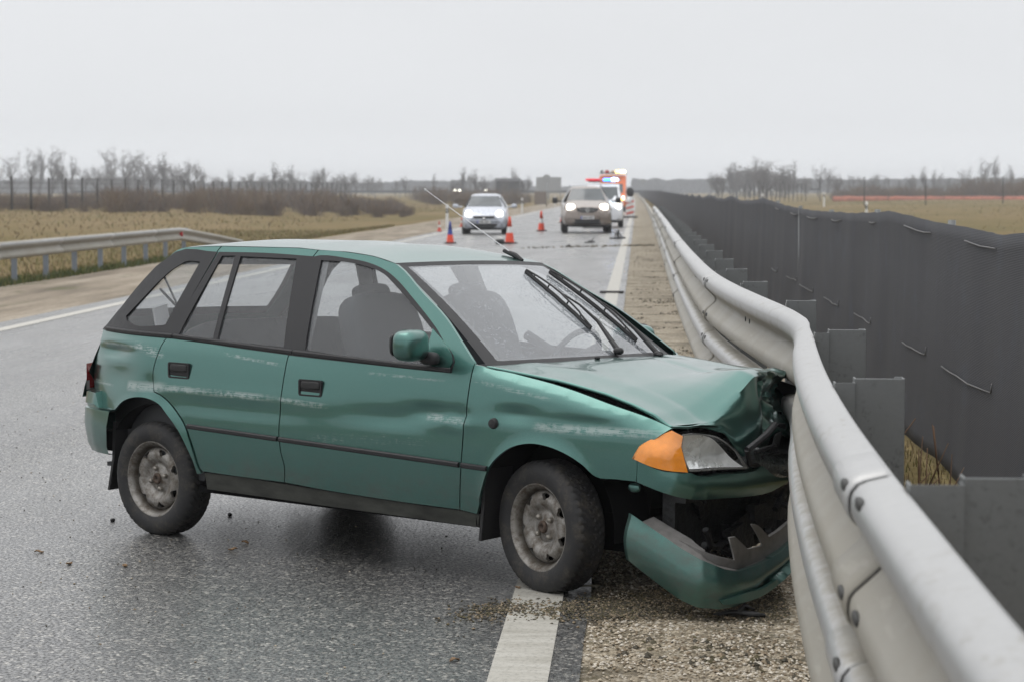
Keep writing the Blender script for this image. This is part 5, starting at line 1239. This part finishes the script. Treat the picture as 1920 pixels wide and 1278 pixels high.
# crossing road far behind: guard rail and two cars with lit lamps
cr = thing('guard_rail', (-60, 430, 0), 0, 'dark far guard rail along the crossing road on the horizon', 'guard rail'); mb = MB(); mb.box((5, 0, 1.35), (120, .1, .5)); mb.build('rail_beam', simple('far_rail_grey', (.13, .14, .15), .7), cr, smooth=False)
for k in range(24):
    mb = MB(); mb.box((-53+5*k, .1, .6), (.15, .1, 1.3)); mb.build('post', M_post2, cr, smooth=False)
for i, (px, y, lb_) in enumerate(((857, 425, 'distant car with two bright headlights on the crossing road left of the silver car'), (910, 427, 'distant car with bright headlight showing just above the silver car roof'))):
    x_ = (px-1195)/4000*y
    t = thing('distant_car', (x_, y, .35), 0, lb_, 'car', 'distant cars on the crossing road'); mb = MB()
    mb.loft([[(-.8, 0, .3), (.8, 0, .3), (.8, 0, .85), (-.8, 0, .85)], [(-.85, .3, .3), (.85, .3, .3), (.85, .3, .95), (-.85, .3, .95)], [(-.82, 1.2, .3), (.82, 1.2, .3), (.82, 1.2, 1.0), (-.82, 1.2, 1.0)], [(-.6, 1.9, .3), (.6, 1.9, .3), (.6, 1.9, 1.5), (-.6, 1.9, 1.5)], [(-.6, 3.4, .3), (.6, 3.4, .3), (.6, 3.4, 1.45), (-.6, 3.4, 1.45)]], closed=True); mb.build('body', M_vblk, t, smooth=False)
    for s_ in ((-.5, .5) if i == 0 else (0.1,)):
        mb = MB(); mb.sell((s_, -.1, 1.25), (.30, .2, .20), 1, 12, 8); mb.build('headlight', M_lamp, t)
    for s_ in (-.7, .7):
        mb = MB(); mb.lathe([(.3, -.1), (.3, .1)], 12, Matrix.Translation((s_, .8, .0)) @ Matrix.Rotation(R_(90), 4, 'Y'), cap=True); mb.build('wheel', M_rubber, t)
M_hut = simple('dark_hut_wood', (.055, .055, .058), .9, var=.2)
t = thing('hut', (-25.5, 420, 0), 0, 'dark low hut among the trees behind the silver car', 'building'); mb = MB(); mb.box((0, 0, 1.7), (4.4, 4, 3.4)); mb.build('wall', M_hut, t, smooth=False)
mb = MB(); mb.add([(-2.5, -2.3, 3.4), (2.5, -2.3, 3.4), (2.5, 2.3, 3.4), (-2.5, 2.3, 3.4), (-2.5, 0, 4.0), (2.5, 0, 4.0)], [(0, 1, 5, 4), (2, 3, 4, 5), (0, 4, 3), (1, 2, 5), (0, 3, 2, 1)]); mb.build('roof', M_hut, t, smooth=False)
# wildlife fence on the left field
M_wood = simple('dark_fence_wood', (.05, .048, .046), .9, var=.3)
WF = thing('wire_fence', (-46, 100, 0), 0, 'tall wire fence on dark posts across the left field', 'fence')
def gz(x, y): return fz(x, y)
for k in range(46):
    y = 10+5.0*k; mb = MB(); mb.tube([(0, y-0, .2), (.05*hsh(k, 1, 1), y, 2.65+.12*hsh(k*.7, 2, 2))], .085, 6); mb.build('post', M_wood, WF)
mb = MB()
for z_ in (.6, 1.0, 1.4, 1.8, 2.2, 2.55): mb.tube([(0, 0, z_), (0, 245, z_)], .012, 4)
mb.build('wire', M_wood, WF)
RF = thing('wire_fence', (30, 290, 0), 0, 'row of dark fence poles beyond the net fence on the right', 'fence')
for k in range(15):
    mb = MB(); mb.tube([(-15.5+.62*k, .5*k, .1), (-15.5+.62*k, .5*k, 2.5)], .05, 5); mb.build('post', M_wood, RF)
mb = MB(); mb.box((-5.8, 4, 1.75), (1.4, .1, .12)); mb.tube([(-5.1, 4, .1), (-5.1, 4, 2.7)], .06, 5); mb.build('rail', M_wood, RF)
rr = random.Random(77)
for k in range(5):
    x_ = 24+9*k+rr.uniform(-2, 2); mb = MB(); mb.tube([(0, 0, -.2), (0, 0, 2.9+.4*rr.random())], .06, 6); o = mb.build('fence_post', M_wood); o.location = (x_, 240, .1); tag(o, 'lone dark post standing in the right field before the orange strip', 'post', 'lone posts in the right field')
OS = thing('safety_net', (0, 0, 0), 0, 'low strip of orange safety netting across the right field', 'fence')
mb = MB(); mb.grid(lambda u, v: (29.5+46*u, 326+3*hsh(u*9, 1, 1), -.05+.78*v*(1+.12*hsh(u*30, 0, 4)*v)), 60, 3); o = mb.build('orange_net', simple('orange_netting', (.52, .20, .14), .8, var=.25, scale=.8), OS); m = o.modifiers.new('t', 'SOLIDIFY'); m.thickness = .03
for k in range(12):
    mb = MB(); mb.tube([(29.5+4.18*k, 326.2, 0), (29.5+4.18*k, 326.2, 1.1)], .04, 5); mb.build('stake', M_wood, OS)
# ================================================================= trees and shrubs
def tree_proto(name, seed, h_, spread, dens, lab, group, mtr, mtw, upright=.6, twigw=.019, nlev=4):
    rr = random.Random(seed); tb_ = MB(); cv = []; cf = []
    def twig(p, d_, l_):
        b = len(cv); s_ = d_.orthogonal().normalized(); s_.rotate(Matrix.Rotation(rr.uniform(0, 6.3), 3, d_)); q = p+d_*l_; w_ = twigw*rr.uniform(.6, 1.2)
        cv.extend([tuple(p-s_*w_), tuple(p+s_*w_), tuple(q)]); cf.append((b, b+1, b+2))
    def grow(p, d_, l_, r, lev):
        pts = [p]; n = 4; q = p.copy(); e_ = d_.copy()
        for i in range(n):
            e_ = (e_+Vector((rr.uniform(-.2, .2), rr.uniform(-.2, .2), rr.uniform(-.05, .16)))).normalized(); q = q+e_*(l_/n); pts.append(q)
        if lev < 3: tb_.tube(pts, [r*(1-.13*i) for i in range(n+1)], 5 if lev == 0 else 4, cap=False)
        else:
            for a, b in zip(pts, pts[1:]): twig(a, (b-a).normalized(), (b-a).length*1.5)
        if lev < nlev:
            for k in range(dens if lev > 0 else dens+3):
                t = rr.uniform(.14 if lev == 0 else .15, 1); i = min(n-1, int(t*n)); o_ = pts[i].lerp(pts[i+1], t*n-i)
                ax = Vector((rr.uniform(-1, 1), rr.uniform(-1, 1), rr.uniform(-.1, .9))).normalized()
                grow(o_, (e_*upright+ax*spread).normalized(), l_*rr.uniform(.45, .68), r*.5, lev+1)
        elif lev >= 2:
            for k in range(5):
                a = pts[rr.randrange(1, n+1)]; twig(a, (e_+Vector((rr.uniform(-1, 1), rr.uniform(-1, 1), rr.uniform(-.4, 1)))).normalized(), l_*rr.uniform(.5, 1.))
    grow(Vector((0, 0, -.2)), Vector((0, 0, 1)), h_*.62, h_*.022, 0)
    t = thing(name, (0, 0, 0), 0, lab, 'tree', group)
    tb_.build('trunk', mtr, t, fix=False); cm = MB(); cm.v = cv; cm.f = cf; cm.build('crown', mtw, t, smooth=False, fix=False); return t
M_bark = simple('grey_bark', (.085, .078, .072), .9, var=.3); M_twig = simple('bare_twigs', (.125, .112, .105), .95, var=.25); M_twig2 = simple('reddish_twigs', (.165, .118, .085), .95, var=.3); M_twig3 = simple('straw_twigs', (.16, .12, .07), .95, var=.3); M_twigd = simple('dense_twigs', (.075, .075, .078), .95, var=.2)
LT = 'bare grey tree in the hazy tree line beyond the left field'; GT = 'bare trees beyond the left field'
RTl = 'bare grey tree in the hazy tree line beyond the right field'; GRt = 'bare trees beyond the right field'
protos = [tree_proto('bare_tree', s_, 10, sp, dn, LT, GT, M_bark, M_twig, up) for s_, sp, dn, up in ((11, .8, 4, .6), (12, .7, 4, .8), (13, 1.0, 4, .5), (14, .6, 4, 1.0))]
used = [False]*4; rr = random.Random(31)
def place(x, y, h_, lab, grp, wide=1., sink=.0):
    k = rr.randrange(4); sc = h_/10*rr.uniform(.92, 1.08); s3 = (sc*wide, sc*wide, sc)
    if not used[k]:
        o = protos[k]; used[k] = True; o.location = (x, y, -sink); o.scale = s3; o.rotation_euler = (0, 0, rr.uniform(0, 6)); o['label'] = lab; o['group'] = grp
    else: dup(protos[k], (x, y, -sink), rr.uniform(0, 6), s3, lab, grp)
def X(px, y): return (px-1195)/4000*y
tops = [(-20, 322), (10, 312), (45, 300), (62, 298), (85, 305), (105, 310), (125, 314), (150, 308), (170, 318), (190, 305), (205, 304), (225, 308), (245, 306), (262, 307), (280, 304), (300, 303), (318, 306), (335, 304), (352, 306), (372, 326), (395, 330), (425, 333), (450, 326), (470, 328), (490, 320), (510, 318), (525, 314), (545, 325), (565, 334), (590, 318), (606, 312), (625, 328), (648, 322), (665, 330), (690, 338), (740, 340), (760, 344), (815, 338), (850, 332), (870, 330), (890, 327), (905, 326), (930, 338), (945, 330), (962, 328), (975, 334), (990, 338)]
for px, ty in tops:
    y = rr.uniform(380, 560); h_ = 1.647+(357-ty+rr.uniform(-2, 3))/4000*y; place(X(px, y), y, h_*1.10, LT, GT, rr.uniform(.9, 1.3), .1)
for i in range(44):
    y = rr.uniform(600, 760); px = rr.uniform(-40, 1000); h_ = 1.647+rr.uniform(14, 30)/4000*y*(1 if px < 700 else .62); place(X(px, y), y, h_*1.1, LT, GT, rr.uniform(1.2, 1.8))
rtops = [(1345, 331), (1372, 322), (1385, 316), (1400, 313), (1415, 313), (1428, 316), (1442, 319), (1458, 324), (1470, 322), (1485, 326), (1505, 330), (1530, 328), (1548, 325), (1565, 331), (1590, 332), (1612, 328), (1630, 330), (1655, 329), (1680, 333), (1700, 330), (1725, 328), (1745, 332), (1770, 331), (1800, 330), (1832, 318), (1850, 328), (1858, 308), (1880, 326), (1905, 328), (1935, 326)]
for px, ty in rtops:
    y = rr.uniform(430, 600); h_ = 1.647+(357-ty+rr.uniform(-2, 2))/4000*y; dn_ = px < 1480; place(X(px, y), y, h_*1.10, RTl, GRt, rr.uniform(1.2, 1.7) if dn_ else rr.uniform(.8, 1.2), .1)
    if dn_:
        place(X(px+6, y+20), y+20, h_*1.05, RTl, GRt, 1.6); place(X(px-5, y+12), y+12, h_*.9, RTl, GRt, 1.6)
for i in range(34):
    y = rr.uniform(640, 820); px = rr.uniform(1330, 1960); h_ = 1.647+rr.uniform(14, 25)/4000*y; place(X(px, y), y, h_*1.1, RTl, GRt, rr.uniform(1.2, 1.8))
# far woods that read as one mass
def woods(name, n, xr, y, dep, hf, lab, sd):
    r2 = random.Random(sd); vs = []; fs = []
    for _ in range(n):
        x_ = r2.uniform(*xr); yy = y+r2.uniform(0, dep); h_ = hf(x_); z_ = h_*r2.random()**.7; b = len(vs); s_ = r2.uniform(.5, 1.3)*(1 if z_ < h_*.8 else .6); a = r2.uniform(0, 6.3)
        for k in range(3): vs.append((x_+s_*math.cos(a+2.1*k), yy+r2.uniform(-.5, .5), z_+s_*1.5*math.sin(a+2.1*k)))
        fs.append((b, b+1, b+2))
    mb = MB(); mb.v = vs; mb.f = fs; o = mb.build(name, M_twigd, smooth=False, fix=False); o['kind'] = 'stuff'; tag(o, lab, 'woods'); return o
woods('far_woods', 9000, (X(1185, 1150), X(1385, 1150)), 1150, 60, lambda x: 7.3+1.6*hsh(x*.03, 1, 1)+1.2*hsh(x*.15, 4, 1), 'blue grey wood on the horizon beyond the end of the road', 5)
woods('far_woods', 12000, (X(1480, 1100), X(1990, 1100)), 1100, 60, lambda x: 7.0+1.5*hsh(x*.03, 1, 7)+1.*hsh(x*.2, 2, 2), 'faint wood on the horizon behind the right hand trees', 6)
woods('far_woods', 24000, (X(-60, 1050), X(985, 1050)), 1050, 60, lambda x: 5.6+2.2*hsh(x*.025, 3, 3)+1.2*hsh(x*.15, 2, 6)+(1.0 if x < X(330, 1050) else 0), 'faint wood on the horizon behind the left hand trees', 7)
woods('far_woods', 3000, (X(985, 1250), X(1190, 1250)), 1250, 40, lambda x: 3.4+1.*hsh(x*.05, 3, 9), 'low pale wood behind the big sign', 8)
# shrubs: fans of thin stems
def shrub_proto(seed, mats, lab, n=170, wid=1.3, grp='shrubs along the wire fence on the left'):
    r2 = random.Random(seed); cv = []; cf = []; mi = []
    for i in range(n):
        p = Vector((r2.gauss(0, wid*.45), r2.gauss(0, wid*.3), 0)); d_ = Vector((r2.uniform(-.5, .5), r2.uniform(-.5, .5), 1)).normalized(); l_ = r2.uniform(.5, 1.15)*1.9*math.exp(-(p.x/wid)**2*.6); w_ = .014; k = r2.randrange(len(mats))
        for j in range(3):
            q = p+d_*l_*.4; b = len(cv); s_ = Vector((math.cos(r2.uniform(0, 6)), math.sin(r2.uniform(0, 6)), 0)); cv += [tuple(p-s_*w_), tuple(p+s_*w_), tuple(q+s_*w_*.6), tuple(q-s_*w_*.6)]; cf.append((b, b+1, b+2, b+3)); mi.append(k)
            for m_ in range(3):
                o_ = p.lerp(q, r2.random()); e_ = (d_+Vector((r2.uniform(-.9, .9), r2.uniform(-.9, .9), r2.uniform(0, .6)))).normalized()*l_*r2.uniform(.12, .3); b = len(cv); cv += [tuple(o_-s_*w_*.6), tuple(o_+s_*w_*.6), tuple(o_+e_)]; cf.append((b, b+1, b+2)); mi.append(k)
            p = q; d_ = (d_+Vector((r2.uniform(-.35, .35), r2.uniform(-.35, .35), .1))).normalized()
    mb = MB(); mb.v = cv; mb.f = cf; mb.mi = mi; o = mb.build('shrub', mats, smooth=False, fix=False); return tag(o, lab, 'shrub', grp)
SH = [shrub_proto(1, [M_twig2, M_twig2, M_twig], 'reddish brown leafless shrub along the wire fence on the left'), shrub_proto(2, [M_twig2, M_twig3], 'tawny leafless shrub along the wire fence on the left'), shrub_proto(3, [M_twig, M_twig3, M_twig2], 'grey brown leafless shrub along the wire fence on the left')]
us = [0]*3
def put_shrub(x, y, s_, k, lab=None, grp=None, w_=1.):
    z = fz(x, y)
    if not us[k]: us[k] = 1; o = SH[k]
    else:
        o = SH[k].copy(); COL.objects.link(o)
    o.location = (x, y, z-.05); o.scale = (s_*w_, s_*w_, s_); o.rotation_euler = (0, 0, rr.uniform(0, 6))
    if lab: o['label'] = lab; o['group'] = grp
for i in range(190):
    px = -30+800*(i+rr.random())/190; y = rr.uniform(150, 250)
    put_shrub(X(px, y), y, rr.uniform(.36, .85)*(1.1 if px > 180 else .8)*(1-.5*ramp01(560, 780, px)), rr.choice((0, 0, 1, 2)), None, None, rr.uniform(1., 1.5))
for i in range(26):
    px = 780+210*(i+rr.random())/26; y = rr.uniform(260, 380); put_shrub(X(px, y), y, rr.uniform(.6, 1.1), rr.choice((0, 1, 2)), 'low leafless shrub on the horizon behind the silver car', 'shrubs behind the silver car', 1.4)
for i in range(64):
    px = 1560+400*(i+rr.random())/64; y = rr.uniform(335, 400); put_shrub(X(px, y), y, rr.uniform(.7, 1.35)*(1.25 if px > 1800 else .8), rr.choice((0, 0, 1, 2)), 'brown leafless shrub behind the orange netting on the right field', 'shrubs behind the orange netting', 1.3)
# ================================================================= haze
HAZE = .0006
if HAZE:
    mb = MB(); mb.box((0, 640, 5.75), (2400, 1560, 15.5)); s = NT('pale_haze'); s.n.remove(s.b)
    pv = s.new('ShaderNodeVolumePrincipled'); pv.inputs['Color'].default_value = (.95, .97, 1, 1); pv.inputs['Density'].default_value = HAZE; pv.inputs['Anisotropy'].default_value = .25
    s.l.new(pv.outputs[0], s.o.inputs['Volume']); o = mb.build('haze', s.m, smooth=False); o['kind'] = 'stuff'; tag(o, 'thin pale winter haze', 'haze'); o.display_type = 'WIRE'
